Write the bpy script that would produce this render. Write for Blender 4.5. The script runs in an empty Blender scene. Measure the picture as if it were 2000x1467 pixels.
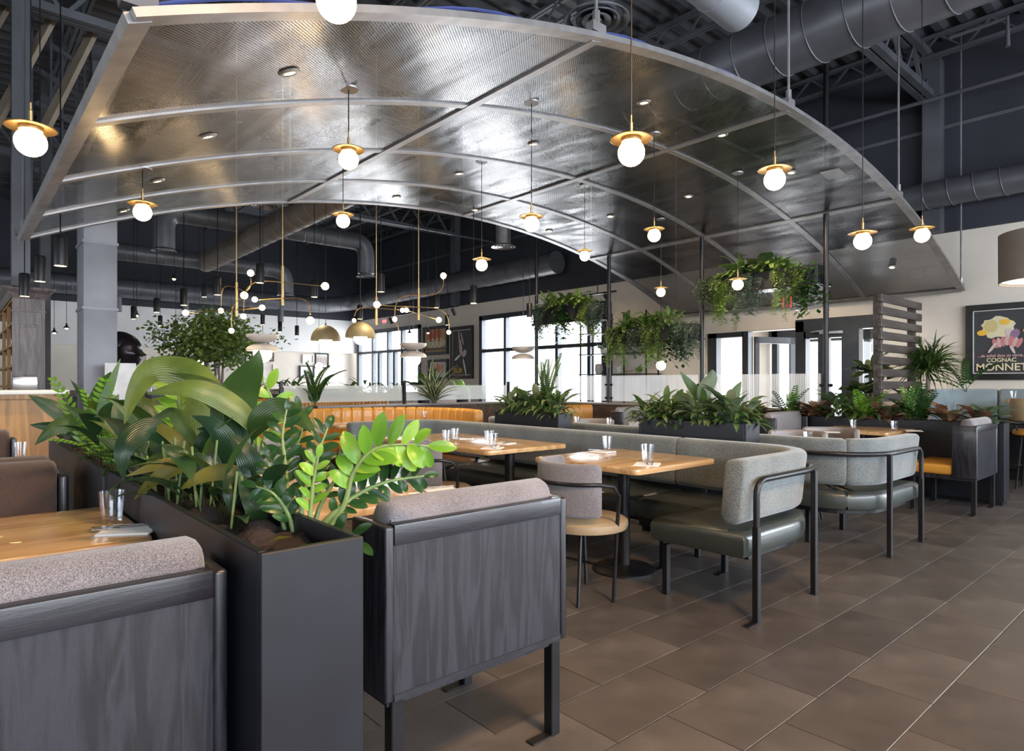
import bpy, bmesh, math, random
from mathutils import Vector, Matrix, Euler
R = random.Random(7)
S = bpy.context.scene
COL = S.collection
PI = math.pi
rad = math.radians

# ---------------------------------------------------------------- camera
F, CX, HY, EYE = 1255.0, 1000.0, 748.0, 1.25
ANG = math.atan2(1430, F)
FW = (math.cos(ANG), math.sin(ANG)); RT = (math.sin(ANG), -math.cos(ANG))
cam = bpy.data.cameras.new('camera'); cam_o = bpy.data.objects.new('camera', cam); COL.objects.link(cam_o)
cam_o.location = (0, 0, EYE); cam_o.rotation_euler = (PI/2, 0, ANG - PI/2)
cam.sensor_width = 36; cam.lens = F/2000*36; cam.shift_y = (HY-733.5)/2000; cam.clip_start = .05
S.camera = cam_o

# ---------------------------------------------------------------- light and exposure
S.view_settings.view_transform = 'Standard'; S.view_settings.look = 'None'
S.view_settings.gamma = 1; S.view_settings.use_curve_mapping = False
S.view_settings.exposure = 0.88
w = bpy.data.worlds.new('daylight'); S.world = w; w.use_nodes = True
bg = w.node_tree.nodes['Background']; bg.inputs[0].default_value = (.86, .93, 1, 1); bg.inputs[1].default_value = 3.2
def area(name, loc, rot, sx, sy, power, col):
    l = bpy.data.lights.new(name, 'AREA'); l.shape = 'RECTANGLE'; l.size = sx; l.size_y = sy; l.energy = power; l.color = col
    o = bpy.data.objects.new(name, l); COL.objects.link(o); o.location = loc; o.rotation_euler = rot
    return o
# daylight through the glazing: behind the photographer, and the windows in the far right wall
area('daylight_near', (3.2, -5.9, 2.45), (rad(90), 0, 0), 12.5, 1.8, 560, (.80, .89, 1))
area('daylight_side', (-9.4, 6, 2.1), (rad(90), 0, rad(-90)), 12, 2.4, 110, (.9, .94, 1))
area('daylight_window_a', (11.35, 11.6, 2.0), (rad(90), 0, rad(90)), 4.3, 2.1, 240, (.93, .96, 1))
area('daylight_window_b', (11.35, 18.8, 1.7), (rad(90), 0, rad(90)), 3.8, 2.6, 260, (.93, .96, 1))
area('daylight_entry', (12.6, 5.2, 1.4), (rad(90), 0, rad(90)), 2.8, 2.0, 90, (.93, .96, 1))

area('daylight_right', (11.4, -3.25, 1.7), (rad(90), 0, rad(90)), 2.6, 2.4, 200, (.80, .89, 1))
area('warm_fill', (1.6, -.6, 3.68), (0, 0, 0), .6, .6, 120, (1, .60, .28))  # added fill light out of view, warms the foreground floor

# ---------------------------------------------------------------- pixel rays (plan measured on the photograph)
def ray(px, py):
    u = (px-CX)/F; v = (HY-py)/F
    return (FW[0]+u*RT[0], FW[1]+u*RT[1], v)
def at_d(px, py, t): d = ray(px, py); return Vector((d[0]*t, d[1]*t, EYE+d[2]*t))
def at_z(px, py, z): return at_d(px, py, (z-EYE)/ray(px, py)[2])
def at_x(px, py, x): return at_d(px, py, x/ray(px, py)[0])
def at_y(px, py, y): return at_d(px, py, y/ray(px, py)[1])

# ---------------------------------------------------------------- materials
def nt(name):
    m = bpy.data.materials.new(name); m.use_nodes = True
    t = m.node_tree; return m, t, t.nodes['Principled BSDF']
def lk(t, a, b): t.links.new(a, b)
def coords(t, scale=(1,1,1), rot=(0,0,0)):
    tc = t.nodes.new('ShaderNodeTexCoord'); mp = t.nodes.new('ShaderNodeMapping')
    mp.inputs['Scale'].default_value = scale; mp.inputs['Rotation'].default_value = rot
    lk(t, tc.outputs['Object'], mp.inputs[0]); return mp.outputs[0]
def noise(t, vec, scale, detail=3, rough=.5, dist=0):
    n = t.nodes.new('ShaderNodeTexNoise'); n.inputs['Scale'].default_value = scale; n.inputs['Detail'].default_value = detail
    n.inputs['Roughness'].default_value = rough; n.inputs['Distortion'].default_value = dist
    lk(t, vec, n.inputs['Vector']); return n.outputs['Fac']
def ramp(t, fac, stops):
    r = t.nodes.new('ShaderNodeValToRGB'); e = r.color_ramp.elements
    while len(e) < len(stops): e.new(.5)
    for i, (p, c) in enumerate(stops): e[i].position = p; e[i].color = (*c, 1) if len(c) == 3 else c
    lk(t, fac, r.inputs[0]); return r.outputs[0]
def bump(t, b, h, strength, dist=.01):
    n = t.nodes.new('ShaderNodeBump'); n.inputs['Strength'].default_value = strength; n.inputs['Distance'].default_value = dist
    lk(t, h, n.inputs['Height']); lk(t, n.outputs[0], b.inputs['Normal'])
def g(c, k): return tuple(min(1, x*k) for x in c)
def simple(name, col, rough=.5, metal=0, var=.12, nscale=6, bs=0, bscale=60, coat=0):
    m, t, b = nt(name); v = coords(t)
    lk(t, ramp(t, noise(t, v, nscale), [(.3, g(col, 1-var)), (.7, g(col, 1+var))]), b.inputs['Base Color'])
    b.inputs['Roughness'].default_value = rough; b.inputs['Metallic'].default_value = metal
    b.inputs['Coat Weight'].default_value = coat
    if bs: bump(t, b, noise(t, v, bscale, 4), bs)
    return m
def fabric(name, c1, c2, sc=420):
    m, t, b = nt(name); v = coords(t)
    n = noise(t, v, sc, 2, .7); big = noise(t, v, 5, 2)
    mx = t.nodes.new('ShaderNodeMix'); mx.data_type = 'RGBA'; mx.inputs[0].default_value = .25
    lk(t, ramp(t, n, [(.38, c1), (.62, c2)]), mx.inputs[6]); lk(t, ramp(t, big, [(.3, c1), (.7, c2)]), mx.inputs[7])
    lk(t, mx.outputs[2], b.inputs['Base Color']); b.inputs['Roughness'].default_value = .9
    b.inputs['Sheen Weight'].default_value = .35; bump(t, b, n, .5, .004); return m
def wood(name, dark, light, rough, axis='z', sc=1, coat=0, wave=26, amp=.3):
    m, t, b = nt(name)
    s = {'z': (5, 5, .5), 'x': (.5, 5, 5), 'y': (5, .5, 5)}[axis]
    v = coords(t, tuple(k*sc for k in s))
    n1 = noise(t, v, 1.3, 2, .5, .6)
    mu = t.nodes.new('ShaderNodeMath'); mu.operation = 'MULTIPLY'; mu.inputs[1].default_value = wave; lk(t, n1, mu.inputs[0])
    si = t.nodes.new('ShaderNodeMath'); si.operation = 'SINE'; lk(t, mu.outputs[0], si.inputs[0])
    ab = t.nodes.new('ShaderNodeMath'); ab.operation = 'MULTIPLY_ADD'; ab.inputs[1].default_value = amp; ab.inputs[2].default_value = .5; lk(t, si.outputs[0], ab.inputs[0])
    fine = noise(t, v, 22, 3, .7)
    ad = t.nodes.new('ShaderNodeMath'); ad.operation = 'MULTIPLY_ADD'; ad.inputs[1].default_value = .7; lk(t, fine, ad.inputs[0])
    sb = t.nodes.new('ShaderNodeMath'); sb.operation = 'SUBTRACT'; sb.inputs[1].default_value = .35; lk(t, ab.outputs[0], sb.inputs[0]); lk(t, sb.outputs[0], ad.inputs[2])
    lk(t, ramp(t, ad.outputs[0], [(.15, dark), (.85, light)]), b.inputs['Base Color'])
    b.inputs['Roughness'].default_value = rough; b.inputs['Coat Weight'].default_value = coat; bump(t, b, ad.outputs[0], .25, .002); return m
def leafmat(name, base, edge, rough=.32, vein=None):
    m, t, b = nt(name)
    uv = t.nodes.new('ShaderNodeUVMap'); sp = t.nodes.new('ShaderNodeSeparateXYZ'); lk(t, uv.outputs[0], sp.inputs[0])
    w1 = t.nodes.new('ShaderNodeMath'); w1.operation = 'MULTIPLY'; w1.inputs[1].default_value = 75; lk(t, sp.outputs[0], w1.inputs[0])
    s1 = t.nodes.new('ShaderNodeMath'); s1.operation = 'SINE'; lk(t, w1.outputs[0], s1.inputs[0])
    oi = t.nodes.new('ShaderNodeObjectInfo'); v = coords(t)
    n = noise(t, v, 7, 3, .6)
    mx = t.nodes.new('ShaderNodeMath'); mx.operation = 'MULTIPLY_ADD'; mx.inputs[1].default_value = .6; lk(t, n, mx.inputs[0])
    r2 = t.nodes.new('ShaderNodeMath'); r2.operation = 'MULTIPLY'; r2.inputs[1].default_value = .4; lk(t, oi.outputs['Random'], r2.inputs[0]); lk(t, r2.outputs[0], mx.inputs[2])
    c = ramp(t, mx.outputs[0], [(.15, g(base, .75)), (.5, base), (.85, edge)])
    if vein:
        ab = t.nodes.new('ShaderNodeMath'); ab.operation = 'SUBTRACT'; ab.inputs[1].default_value = .5; lk(t, sp.outputs[0], ab.inputs[0])
        a2 = t.nodes.new('ShaderNodeMath'); a2.operation = 'ABSOLUTE'; lk(t, ab.outputs[0], a2.inputs[0])
        mm = t.nodes.new('ShaderNodeMix'); mm.data_type = 'RGBA'
        lk(t, ramp(t, a2.outputs[0], [(vein[0], (1, 1, 1)), (vein[0]+.06, (0, 0, 0))]) if vein[0] < .3 else ramp(t, a2.outputs[0], [(vein[0]-.06, (0, 0, 0)), (vein[0], (1, 1, 1))]), mm.inputs[0])
        lk(t, c, mm.inputs[6]); mm.inputs[7].default_value = (*vein[1], 1); c = mm.outputs[2]
    lk(t, c, b.inputs['Base Color']); b.inputs['Roughness'].default_value = rough
    b.inputs['Specular IOR Level'].default_value = .5
    bump(t, b, s1.outputs[0], .22, .002)
    tr = t.nodes.new('ShaderNodeBsdfTranslucent'); lk(t, c, tr.inputs[0]); ms = t.nodes.new('ShaderNodeMixShader'); ms.inputs[0].default_value = .36
    lk(t, b.outputs[0], ms.inputs[1]); lk(t, tr.outputs[0], ms.inputs[2]); lk(t, ms.outputs[0], t.nodes['Material Output'].inputs[0])
    return m
def emit(name, col, s):
    m, t, b = nt(name); b.inputs['Base Color'].default_value = (.9, .88, .84, 1)
    b.inputs['Emission Color'].default_value = (*col, 1); b.inputs['Emission Strength'].default_value = s; b.inputs['Roughness'].default_value = .3
    return m
M = {}
M['navy'] = simple('navy_paint', (.024, .027, .038), .7, var=.2, nscale=1.2)
M['navy2'] = simple('navy_metal', (.085, .09, .105), .5, .1, var=.2, nscale=2)
M['deck'] = simple('roof_deck_paint', (.05, .052, .062), .55, var=.2, nscale=2)
M['duct'] = simple('duct_paint', (.105, .108, .122), .42, .35, var=.2, nscale=3)
M['warmwall'] = simple('warm_plaster', (.66, .60, .53), .8, var=.05, nscale=1.5)
M['coolwall'] = simple('white_plaster', (.74, .74, .73), .8, var=.04, nscale=1.5)
M['beige'] = simple('beige_paint', (.30, .25, .19), .7)
M['blackmetal'] = simple('black_metal', (.012, .012, .014), .38, .3, var=.3)
M['planter'] = simple('planter_metal', (.008, .009, .014), .42, .1, var=.25, nscale=9)
M['darkframe'] = simple('window_frame_metal', (.035, .042, .052), .4, .4)
M['greycolumn'] = simple('steel_cladding', (.26, .27, .30), .5, .15, var=.12, nscale=3)
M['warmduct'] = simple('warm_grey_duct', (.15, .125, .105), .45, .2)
M['brass'] = simple('brushed_brass', (.46, .33, .16), .38, .95, var=.12, nscale=30)
M['olivebrass'] = simple('aged_brass', (.20, .165, .09), .55, .25, var=.15, nscale=12)
M['chrome'] = simple('polished_steel', (.6, .6, .62), .2, 1)
M['ceramic'] = simple('taupe_shade', (.52, .48, .44), .45, 0, var=.05)
M['drum'] = simple('taupe_drum_fabric', (.20, .18, .165), .9, var=.06, bs=.3, bscale=300)
def m_tumbler():
    m, t, b = nt('tumbler_glass'); lw = t.nodes.new('ShaderNodeLayerWeight'); lw.inputs[0].default_value = .35
    gl = t.nodes.new('ShaderNodeBsdfGlossy'); gl.inputs['Roughness'].default_value = .03; gl.inputs[0].default_value = (.95, .97, 1, 1)
    tr = t.nodes.new('ShaderNodeBsdfTransparent'); tr.inputs[0].default_value = (.95, .96, .97, 1); ms = t.nodes.new('ShaderNodeMixShader')
    mr = t.nodes.new('ShaderNodeMapRange'); mr.inputs[3].default_value = .05; mr.inputs[4].default_value = .55; lk(t, lw.outputs['Facing'], mr.inputs[0]); lk(t, mr.outputs[0], ms.inputs[0])
    lk(t, tr.outputs[0], ms.inputs[1]); lk(t, gl.outputs[0], ms.inputs[2]); lk(t, ms.outputs[0], t.nodes['Material Output'].inputs[0]); return m
M['tumbler'] = m_tumbler()
M['globe'] = emit('lit_opal_glass', (1, .66, .30), 13)
M['globe2'] = emit('lit_bulb', (1, .66, .30), 14)
M['softglobe'] = emit('lit_diffuser', (1, .84, .62), 3.2)
M['led'] = emit('lit_lens', (1, .68, .3), 12)
M['exit'] = emit('lit_red_sign', (1, .05, .05), 3)
M['tabletop'] = wood('oak_tabletop', (.40, .235, .10), (.58, .37, .18), .26, 'x', .8, .35)
M['tabletop_y'] = wood('oak_tabletop_y', (.40, .235, .10), (.58, .37, .18), .26, 'y', .8, .35)
M['ash'] = wood('stained_ash', (.006, .006, .008), (.027, .027, .037), .34, 'z', 3.0, .12, 26, .22)
M['ashx'] = wood('stained_ash_x', (.006, .006, .009), (.020, .020, .028), .36, 'x', 3, .12, 26, .15)
M['walnut'] = wood('brown_wood', (.045, .026, .018), (.10, .06, .04), .42, 'y')
M['barwood'] = wood('golden_bar_wood', (.26, .12, .025), (.44, .22, .05), .4, 'z')
M['greywood'] = wood('grey_cabinet_wood', (.11, .085, .08), (.19, .155, .15), .45, 'z', 2)
M['slat'] = wood('brown_slat_wood', (.03, .023, .02), (.075, .06, .052), .5, 'x')
M['trunk'] = simple('bark', (.16, .13, .11), .8, bs=.5, bscale=80)
M['heather'] = fabric('heather_grey_brown_fabric', (.050, .045, .050), (.25, .23, .25), 400)
M['brownfab'] = fabric('brown_heather_fabric', (.035, .02, .015), (.12, .072, .055), 560)
M['teal'] = fabric('grey_teal_tweed', (.040, .047, .049), (.20, .228, .232), 210)
M['bluefab'] = fabric('pale_blue_fabric', (.13, .17, .19), (.28, .34, .36), 200)
M['green'] = simple('dark_green_leather', (.030, .037, .034), .33, 0, .15, 5, .15, 200, .2)
M['tan'] = simple('tan_leather', (.30, .225, .14), .4, 0, .12, 5, .15, 200, .1)
M['mustard'] = simple('mustard_leather', (.50, .235, .035), .4, 0, .12, 3, .12, 160, .15)
M['greyleather'] = simple('grey_leather', (.22, .20, .20), .42, 0, .1, 4, .1, 150)
M['soil'] = simple('potting_soil', (.022, .012, .009), .85, bs=1, bscale=90)
M['grout'] = simple('grout', (.20, .19, .18), .8)
M['napkin'] = simple('paper_napkin', (.80, .78, .77), .85, var=.03)
M['bronze'] = simple('dark_bronze', (.045, .04, .05), .3, .7, .5, 5, .5, 10)
M['mat'] = simple('picture_mat', (.70, .67, .62), .7)
M['cable'] = simple('blue_cable', (.05, .07, .22), .5)
M['whitepaint'] = simple('white_paint', (.7, .7, .7), .5)
M['curb'] = simple('outdoor_concrete', (.6, .6, .6), .8)
def m_tile():
    m, t, b = nt('slate_floor_tile'); v = coords(t); oi = t.nodes.new('ShaderNodeObjectInfo')
    n = noise(t, v, 3.2, 5, .62, .4); f = noise(t, v, 130, 3, .7)
    ad = t.nodes.new('ShaderNodeMath'); ad.operation = 'MULTIPLY_ADD'; ad.inputs[1].default_value = .3; lk(t, oi.outputs['Random'], ad.inputs[0]); lk(t, n, ad.inputs[2])
    lk(t, ramp(t, ad.outputs[0], [(.3, (.040, .035, .033)), (.65, (.075, .064, .058)), (.95, (.115, .10, .092))]), b.inputs['Base Color'])
    rr = t.nodes.new('ShaderNodeMapRange'); rr.inputs[3].default_value = .28; rr.inputs[4].default_value = .5; lk(t, n, rr.inputs[0]); lk(t, rr.outputs[0], b.inputs['Roughness'])
    bump(t, b, f, .35, .003); return m
M['tile'] = m_tile()
def m_perf():
    m, t, b = nt('perforated_steel')
    uv = t.nodes.new('ShaderNodeUVMap'); mp = t.nodes.new('ShaderNodeMapping'); lk(t, uv.outputs[0], mp.inputs[0])
    mp.inputs['Rotation'].default_value = (0, 0, rad(45)); mp.inputs['Scale'].default_value = (72, 72, 72)
    fr = t.nodes.new('ShaderNodeVectorMath'); fr.operation = 'FRACTION'; lk(t, mp.outputs[0], fr.inputs[0])
    ds = t.nodes.new('ShaderNodeVectorMath'); ds.operation = 'DISTANCE'; ds.inputs[1].default_value = (.5, .5, 0); lk(t, fr.outputs[0], ds.inputs[0])
    ls = t.nodes.new('ShaderNodeMath'); ls.operation = 'LESS_THAN'; ls.inputs[1].default_value = .27; lk(t, ds.outputs['Value'], ls.inputs[0])
    tc = t.nodes.new('ShaderNodeTexCoord')
    n = noise(t, tc.outputs['Object'], .9, 3, .55, .5)
    lk(t, ramp(t, n, [(.3, (.05, .05, .054)), (.7, (.155, .152, .158))]), b.inputs['Base Color'])
    b.inputs['Metallic'].default_value = 1
    sm = t.nodes.new('ShaderNodeMapRange'); sm.inputs[1].default_value = .24; sm.inputs[2].default_value = .37; sm.inputs[3].default_value = 1; sm.inputs[4].default_value = 0; lk(t, ds.outputs['Value'], sm.inputs[0])
    rr = t.nodes.new('ShaderNodeMapRange'); rr.inputs[1].default_value = .3; rr.inputs[2].default_value = .7; rr.inputs[3].default_value = .20; rr.inputs[4].default_value = .36
    lk(t, n, rr.inputs[0]); lk(t, rr.outputs[0], b.inputs['Roughness'])
    mq = t.nodes.new('ShaderNodeMapping'); mq.inputs['Scale'].default_value = (2.4, 1, 1); lk(t, tc.outputs['Object'], mq.inputs[0]); bump(t, b, noise(t, mq.outputs[0], 1.3, 1.5, .45, .3), .28, .06)
    tr = t.nodes.new('ShaderNodeBsdfTransparent'); ms = t.nodes.new('ShaderNodeMixShader')
    lk(t, sm.outputs[0], ms.inputs[0]); lk(t, b.outputs[0], ms.inputs[1]); lk(t, tr.outputs[0], ms.inputs[2])
    lk(t, ms.outputs[0], t.nodes['Material Output'].inputs[0]); return m
M['perf'] = m_perf()
M['steel'] = simple('satin_steel', (.30, .295, .30), .42, .7, .15, 8)
def m_glass(name, col=(1,1,1), rough=0, reed=False, alpha=None):
    m, t, b = nt(name); b.inputs['Base Color'].default_value = (*col, 1); b.inputs['Roughness'].default_value = rough
    b.inputs['Transmission Weight'].default_value = 1; b.inputs['IOR'].default_value = 1.45
    if alpha is not None:
        tr = t.nodes.new('ShaderNodeBsdfTransparent'); ms = t.nodes.new('ShaderNodeMixShader'); ms.inputs[0].default_value = alpha
        b.inputs['Transmission Weight'].default_value = 0; b.inputs['Alpha'].default_value = 1
        gl = t.nodes.new('ShaderNodeBsdfGlossy'); gl.inputs['Roughness'].default_value = .02
        tl = t.nodes.new('ShaderNodeBsdfTranslucent'); tl.inputs[0].default_value = (*col, 1)
        df = t.nodes.new('ShaderNodeBsdfDiffuse'); df.inputs[0].default_value = (*col, 1)
        m2 = t.nodes.new('ShaderNodeMixShader'); m2.inputs[0].default_value = .5
        if reed: lk(t, df.outputs[0], m2.inputs[1]); lk(t, tl.outputs[0], m2.inputs[2])
        else: lk(t, gl.outputs[0], m2.inputs[1]); lk(t, gl.outputs[0], m2.inputs[2])
        if reed:
            v = coords(t, (1, 1, 1)); wv = t.nodes.new('ShaderNodeTexWave'); wv.bands_direction = 'Y'; wv.inputs['Scale'].default_value = 9; lk(t, v, wv.inputs[0])
            mr = t.nodes.new('ShaderNodeMapRange'); mr.inputs[3].default_value = alpha+.05; mr.inputs[4].default_value = alpha-.05
            lk(t, wv.outputs['Fac'], mr.inputs[0]); lk(t, mr.outputs[0], ms.inputs[0])
        lk(t, tr.outputs[0], ms.inputs[1]); lk(t, m2.outputs[0], ms.inputs[2]); lk(t, ms.outputs[0], t.nodes['Material Output'].inputs[0])
    return m
M['glass'] = m_glass('clear_glass')
M['pane'] = m_glass('window_pane_glass', (1, 1, 1), 0, alpha=.07)
M['reeded'] = m_glass('reeded_glass', (.86, .90, .95), .1, True, .62)
M['lowglass'] = m_glass('pale_screen_glass', (.80, .86, .86), .1, True, .42)
M['aspidistra'] = leafmat('aspidistra_leaf', (.045, .095, .022), (.20, .26, .045), .32)
M['aspidistra_dark'] = leafmat('aspidistra_dark_leaf', (.018, .055, .022), (.07, .13, .035), .28)
M['yellowleaf'] = leafmat('yellowing_leaf', (.15, .15, .025), (.32, .26, .04), .4)
M['paleleaf'] = leafmat('pale_leaf', (.12, .20, .10), (.30, .38, .22), .35)
M['zz'] = leafmat('glossy_zz_leaf', (.020, .070, .018), (.075, .16, .03), .24)
M['zzbright'] = leafmat('young_zz_leaf', (.16, .36, .03), (.40, .62, .06), .25)
M['stemgreen'] = simple('green_stem', (.16, .22, .07), .45)
M['lily'] = leafmat('peace_lily_leaf', (.075, .15, .045), (.27, .35, .12), .36)
M['silver'] = leafmat('silver_leaf', (.10, .15, .09), (.28, .34, .22), .4)
M['redleaf'] = leafmat('bronze_red_leaf', (.20, .10, .06), (.42, .28, .17), .4)
M['variegated'] = leafmat('variegated_leaf', (.03, .07, .035), (.07, .12, .05), .4, (.36, (.50, .50, .30)))
M['grass'] = leafmat('ponytail_leaf', (.045, .09, .02), (.20, .28, .07), .45)
M['fern'] = leafmat('fern_leaf', (.07, .14, .03), (.26, .35, .10), .5)
M['vine'] = leafmat('vine_leaf', (.17, .28, .06), (.46, .58, .18), .5)
M['bluevine'] = leafmat('blue_green_vine_leaf', (.11, .17, .13), (.32, .42, .34), .5)
M['fiddle'] = leafmat('fiddle_leaf', (.03, .065, .022), (.12, .16, .06), .38)
M['treeleaf'] = leafmat('ficus_leaf', (.14, .23, .055), (.42, .48, .16), .45)

# ---------------------------------------------------------------- mesh building
class MB:
    def __init__(s): s.v = []; s.f = []; s.uv = None
    def add(s, vs, fs):
        b = len(s.v); s.v += [tuple(v) for v in vs]; s.f += [tuple(b+i for i in f) for f in fs]; return s
    def box(s, x0, x1, y0, y1, z0, z1):
        if x0 > x1: x0, x1 = x1, x0
        if y0 > y1: y0, y1 = y1, y0
        return s.add([(x0,y0,z0),(x1,y0,z0),(x1,y1,z0),(x0,y1,z0),(x0,y0,z1),(x1,y0,z1),(x1,y1,z1),(x0,y1,z1)],
                     [(0,3,2,1),(4,5,6,7),(0,1,5,4),(1,2,6,5),(2,3,7,6),(3,0,4,7)])
    def bar(s, a, b, w, h=None, up=(0,0,1)):
        a = Vector(a); b = Vector(b); h = h or w; d = (b-a).normalized(); u = Vector(up)
        if abs(d.dot(u)) > .95: u = Vector((1,0,0))
        r = d.cross(u).normalized(); u = r.cross(d).normalized(); vs = []
        for p in (a, b):
            for i, j in ((-1,-1),(1,-1),(1,1),(-1,1)): vs.append(p + r*i*w/2 + u*j*h/2)
        return s.add(vs, [(3,2,1,0),(4,5,6,7),(0,1,5,4),(1,2,6,5),(2,3,7,6),(3,0,4,7)])
    def tube(s, pts, r, n=8, cap=True):
        pts = [Vector(p) for p in pts]; rs = r if isinstance(r, (list, tuple)) else [r]*len(pts)
        vs = []; fs = []; prev = None
        for i, p in enumerate(pts):
            d = (pts[min(i+1, len(pts)-1)] - pts[max(i-1, 0)])
            d = d.normalized() if d.length > 1e-9 else Vector((0,0,1))
            if prev is None:
                u = Vector((0,0,1)) if abs(d.z) < .9 else Vector((1,0,0)); u = (u - d*u.dot(d)).normalized()
            else:
                u = prev - d*prev.dot(d); u = u.normalized() if u.length > 1e-6 else prev
            prev = u; w_ = d.cross(u)
            for k in range(n):
                a = 2*PI*(k+.5)/n; vs.append(p + (u*math.cos(a) + w_*math.sin(a))*rs[i])
        for i in range(len(pts)-1):
            for k in range(n): fs.append((i*n+k, i*n+(k+1) % n, (i+1)*n+(k+1) % n, (i+1)*n+k))
        if cap: fs.append(tuple(range(n))[::-1]); fs.append(tuple((len(pts)-1)*n+k for k in range(n)))
        return s.add(vs, fs)
    def lathe(s, c, prof, n=24, cap=True):
        vs = []; fs = []
        for (r, z) in prof:
            for k in range(n): a = 2*PI*k/n; vs.append((c[0]+r*math.cos(a), c[1]+r*math.sin(a), c[2]+z))
        for i in range(len(prof)-1):
            for k in range(n): fs.append((i*n+k, i*n+(k+1) % n, (i+1)*n+(k+1) % n, (i+1)*n+k))
        if cap:
            if prof[0][0] > 1e-4: fs.append(tuple(range(n))[::-1])
            if prof[-1][0] > 1e-4: fs.append(tuple((len(prof)-1)*n+k for k in range(n)))
        return s.add(vs, fs)
    def ball(s, c, r, n=20, m=12, sz=1):
        return s.lathe(c, [(max(1e-5, r*math.sin(PI*i/m)), -r*sz*math.cos(PI*i/m)) for i in range(m+1)], n, False)
    def sweep(s, path, prof, ends=True):
        """closed profile of (offset to the right of travel, z) along a plan path"""
        P = [Vector((p[0], p[1])) for p in path]; vs = []; fs = []; n = len(prof)
        cn = sum(a for a, b in prof)/n; cz = sum(b for a, b in prof)/n; st = [(p, 1.) for p in P]
        if ends:
            d0 = (P[1]-P[0]).normalized(); d1 = (P[-1]-P[-2]).normalized()
            st = [(P[0], .78), (P[0]+d0*.008, .9), (P[0]+d0*.025, 1.)] + [(p, 1.) for p in P[1:-1]] + [(P[-1]-d1*.025, 1.), (P[-1]-d1*.008, .9), (P[-1], .78)]
        for i, (p, k) in enumerate(st):
            a = st[max(0, i-1)][0]; b = st[min(len(st)-1, i+1)][0]; d = (b-a).normalized(); nr = Vector((d.y, -d.x))
            for o, z in prof:
                q = p + nr*(cn+(o-cn)*k); vs.append((q.x, q.y, cz+(z-cz)*(1-(1-k)*.5)))
        for i in range(len(st)-1):
            for k in range(n): fs.append((i*n+k, (i+1)*n+k, (i+1)*n+(k+1) % n, i*n+(k+1) % n))
        fs.append(tuple(range(n))); fs.append(tuple((len(st)-1)*n+k for k in range(n))[::-1])
        return s.add(vs, fs)
    def mesh(s, name, mat, org=(0,0,0), bevel=0, seg=2, smooth=35):
        me = bpy.data.meshes.new(name); o = Vector(org)
        me.from_pydata([(v[0]-o.x, v[1]-o.y, v[2]-o.z) for v in s.v], [], s.f)
        bm = bmesh.new(); bm.from_mesh(me)
        bmesh.ops.recalc_face_normals(bm, faces=bm.faces)
        if bevel: bmesh.ops.bevel(bm, geom=[e for e in bm.edges if len(e.link_faces) == 2 and e.calc_face_angle(0) > .6], offset=bevel, segments=seg, profile=.5, affect='EDGES', clamp_overlap=True)
        bm.to_mesh(me); bm.free()
        if smooth:
            me.polygons.foreach_set('use_smooth', [True]*len(me.polygons)); me.set_sharp_from_angle(angle=rad(smooth))
        me.materials.append(mat); return me
def link(name, me, parent=None):
    o = bpy.data.objects.new(name, me); COL.objects.link(o)
    if parent is not None: o.parent = parent
    return o
WORG = {}
def org_of(p): return WORG.get(p.name, Vector((0,0,0))) if p is not None else Vector((0,0,0))
def part(name, mb, mat, parent=None, bevel=0, seg=2, smooth=35, label=None, stuff=False):
    """one mesh object from world-space shapes; a child sits at its thing's origin"""
    org = org_of(parent) if parent is not None else Vector((0,0,0))
    o = link(name, mb.mesh(name, mat, org, bevel, seg, smooth), parent)
    if parent is not None: WORG[o.name] = org
    if label: o['label'] = label
    if stuff: o['kind'] = 'stuff'
    return o
def thing(name, loc, label, cat, group=None):
    o = bpy.data.objects.new(name, None); COL.objects.link(o); o.location = loc; o.empty_display_size = .1
    WORG[o.name] = Vector(loc); o['label'] = label; o['category'] = cat
    if group: o['group'] = group
    return o
def tag(o, label, cat, group=None):
    o['label'] = label; o['category'] = cat
    if group: o['group'] = group
    return o
def solo(name, mb, mat, label, cat, org=None, group=None, **k):
    org = Vector(org if org is not None else mb.v[0])
    o = link(name, mb.mesh(name, mat, org, k.get('bevel', 0), k.get('seg', 2), k.get('smooth', 35))); o.location = org; return tag(o, label, cat, group)
def struct(name, mb, mat, parent=None, **k):
    o = part(name, mb, mat, parent, **k)
    if parent is None: o['kind'] = 'structure'
    return o
def place(o, loc, rot=(0,0,0), scl=1):
    o.location = loc; o.rotation_euler = rot; o.scale = (scl,)*3 if not isinstance(scl, tuple) else scl; return o
def copy_tree(o, loc, rotz, label, group=None):
    c = o.copy(); COL.objects.link(c); c.location = loc; c.rotation_euler = (0,0,rotz); c['label'] = label
    if group: c['group'] = group
    def rec(src, dst):
        for ch in src.children:
            d = ch.copy(); COL.objects.link(d); d.parent = dst; rec(ch, d)
    rec(o, c); return c
def arc(cx, cy, r, a0, a1, n): return [(cx+r*math.cos(rad(a0+(a1-a0)*i/n)), cy+r*math.sin(rad(a0+(a1-a0)*i/n))) for i in range(n+1)]
def spline(P, n=6):
    P = [Vector(p) for p in P]; out = []
    for i in range(len(P)-1):
        a = P[max(i-1, 0)]; b = P[i]; c = P[i+1]; d = P[min(i+2, len(P)-1)]
        for k in range(n):
            t = k/n; out.append(.5*((2*b)+(c-a)*t+(2*a-5*b+4*c-d)*t*t+(3*b-a-3*c+d)*t**3))
    out.append(P[-1]); return out
# ================================================================ the setting
WX, WY, CZ = 11.0, 21.0, 6.25
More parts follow.
